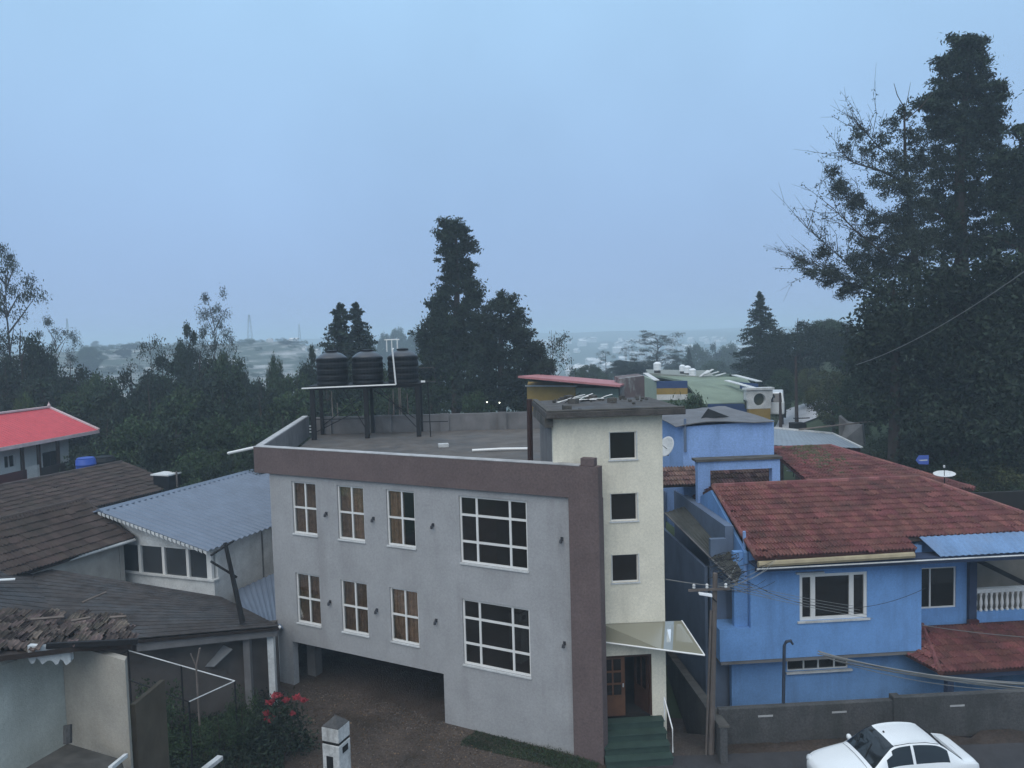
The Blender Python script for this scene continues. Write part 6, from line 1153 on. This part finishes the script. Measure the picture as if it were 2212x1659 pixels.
for (x, y, s) in ((598, 1502, .22), (618, 1512, .16), (640, 1507, .18), (585, 1516, .20), (657, 1512, .14), (585, 1552, .24), (575, 1540, .16), (632, 1540, .12)):
    c = D(x, y, 20.4) - og; V = leaves(clump_pts(c, (s * .65, s * .65, s * .3), 60), .10, .055); add_mesh('flower', quad_mesh('flower', V, FLOWER), fl)
def ground_cover(name, label, cat, pts, n, hmax, L, W, m):
    a, b, c, d = [np.array(p[:2]) for p in pts]; s = NP.random((n, 1)); t = NP.random((n, 1)); q = (a * (1 - s) + b * s) * (1 - t) + (d * (1 - s) + c * s) * t; h = NP.random(n) ** 1.8 * hmax; z = ground(q[:, 0], q[:, 1]) + h * (.5 + .5 * vnoise(q[:, 0], q[:, 1], .6)); C = np.column_stack([q, z]); og = np.array([*C[:, :2].mean(0), -.45])
    V = leaves(C - og, L, W); o = bpy.data.objects.new(name, quad_mesh(name, V, m)); COL.objects.link(o); o.location = og; tag(o, label, cat, kind='stuff')
gl = lambda x, y: Z(x, y, -.45)
ground_cover('grass', 'low grass strip along the foot of the grey wall', 'grass', [G.P(.3, -.9, 0), G.P(4.2, -.75, 0), G.P(4.2, -.13, 0), G.P(.3, -.02, 0)], 9000, .22, .09, .014, LF_MID)
ground_cover('weeds', 'dark weeds covering the garden left of the parking yard', 'weeds', [gl(180, 1700), gl(620, 1700), gl(590, 1470), gl(330, 1420)], 26000, .55, .12, .05, LF_DARK)
ground_cover('fallen_leaves', 'scattered dry leaves and scraps on the dirt yard', 'litter', [gl(640, 1690), gl(1250, 1690), gl(960, 1560), gl(660, 1470)], 700, .02, .08, .05, mat('dry_leaf', (.13, .085, .05), .9, .3, isl=.6))
ground_cover('gravel', 'loose pebbles and grit scattered over the dirt yard', 'gravel', [gl(620, 1690), gl(1260, 1690), gl(960, 1560), gl(650, 1450)], 5000, .015, .045, .035, mat('grit', (.12, .10, .085), .9, .3, isl=.6))
for x_, y_, w_, lb_ in ((330, 1470, 150, 'dark leafy shrub in the garden beneath the pipe rails'), (470, 1530, 130, 'dark leafy shrub right of the pale stake'), (395, 1580, 170, 'low dark shrub in front of the pipe rails'), (520, 1480, 90, 'small dark shrub beside the white downpipe')): place('bush', x_, y_, 21.2, w_, lb_)
for k in range(70):
    q_ = D(rgp.uniform(150, 700), 750, rgp.uniform(270, 400)); d_ = q_[1]; sc_ = rgp.uniform(.6, 1.5); o_ = bpy.data.objects.new('hedge_bush', PROTO['bush'][0]); COL.objects.link(o_); o_.location = (q_[0], q_[1], gz(q_[0], q_[1]) - .3); o_.scale = (sc_ * rgp.uniform(1, 3.5), sc_, sc_); tag(o_, 'dark hedge bush dotting the pale foggy ridge at left', 'bush', 'hedges on the pale ridge')

# ------------------------------------------------------------------ haze
mb = MB(); mb.box(WF, -2650, 2650, -2650, 2650, float(GZ.min()) - 1.5, 34.0); hz = mb.build('haze', bpy.data.materials.new('haze'), kind='stuff')
hm_ = hz.data.materials[0]; hm_.use_nodes = True; n = hm_.node_tree; n.nodes.clear(); o_ = n.nodes.new('ShaderNodeOutputMaterial'); pv = n.nodes.new('ShaderNodeVolumePrincipled')
pv.inputs['Color'].default_value = (.74, .89, 1.0, 1); pv.inputs['Density'].default_value = .0014; pv.inputs['Anisotropy'].default_value = 0.0; n.links.new(pv.outputs[0], o_.inputs['Volume'])
tag(hz, 'pale blue mist hanging over the whole valley', 'haze')
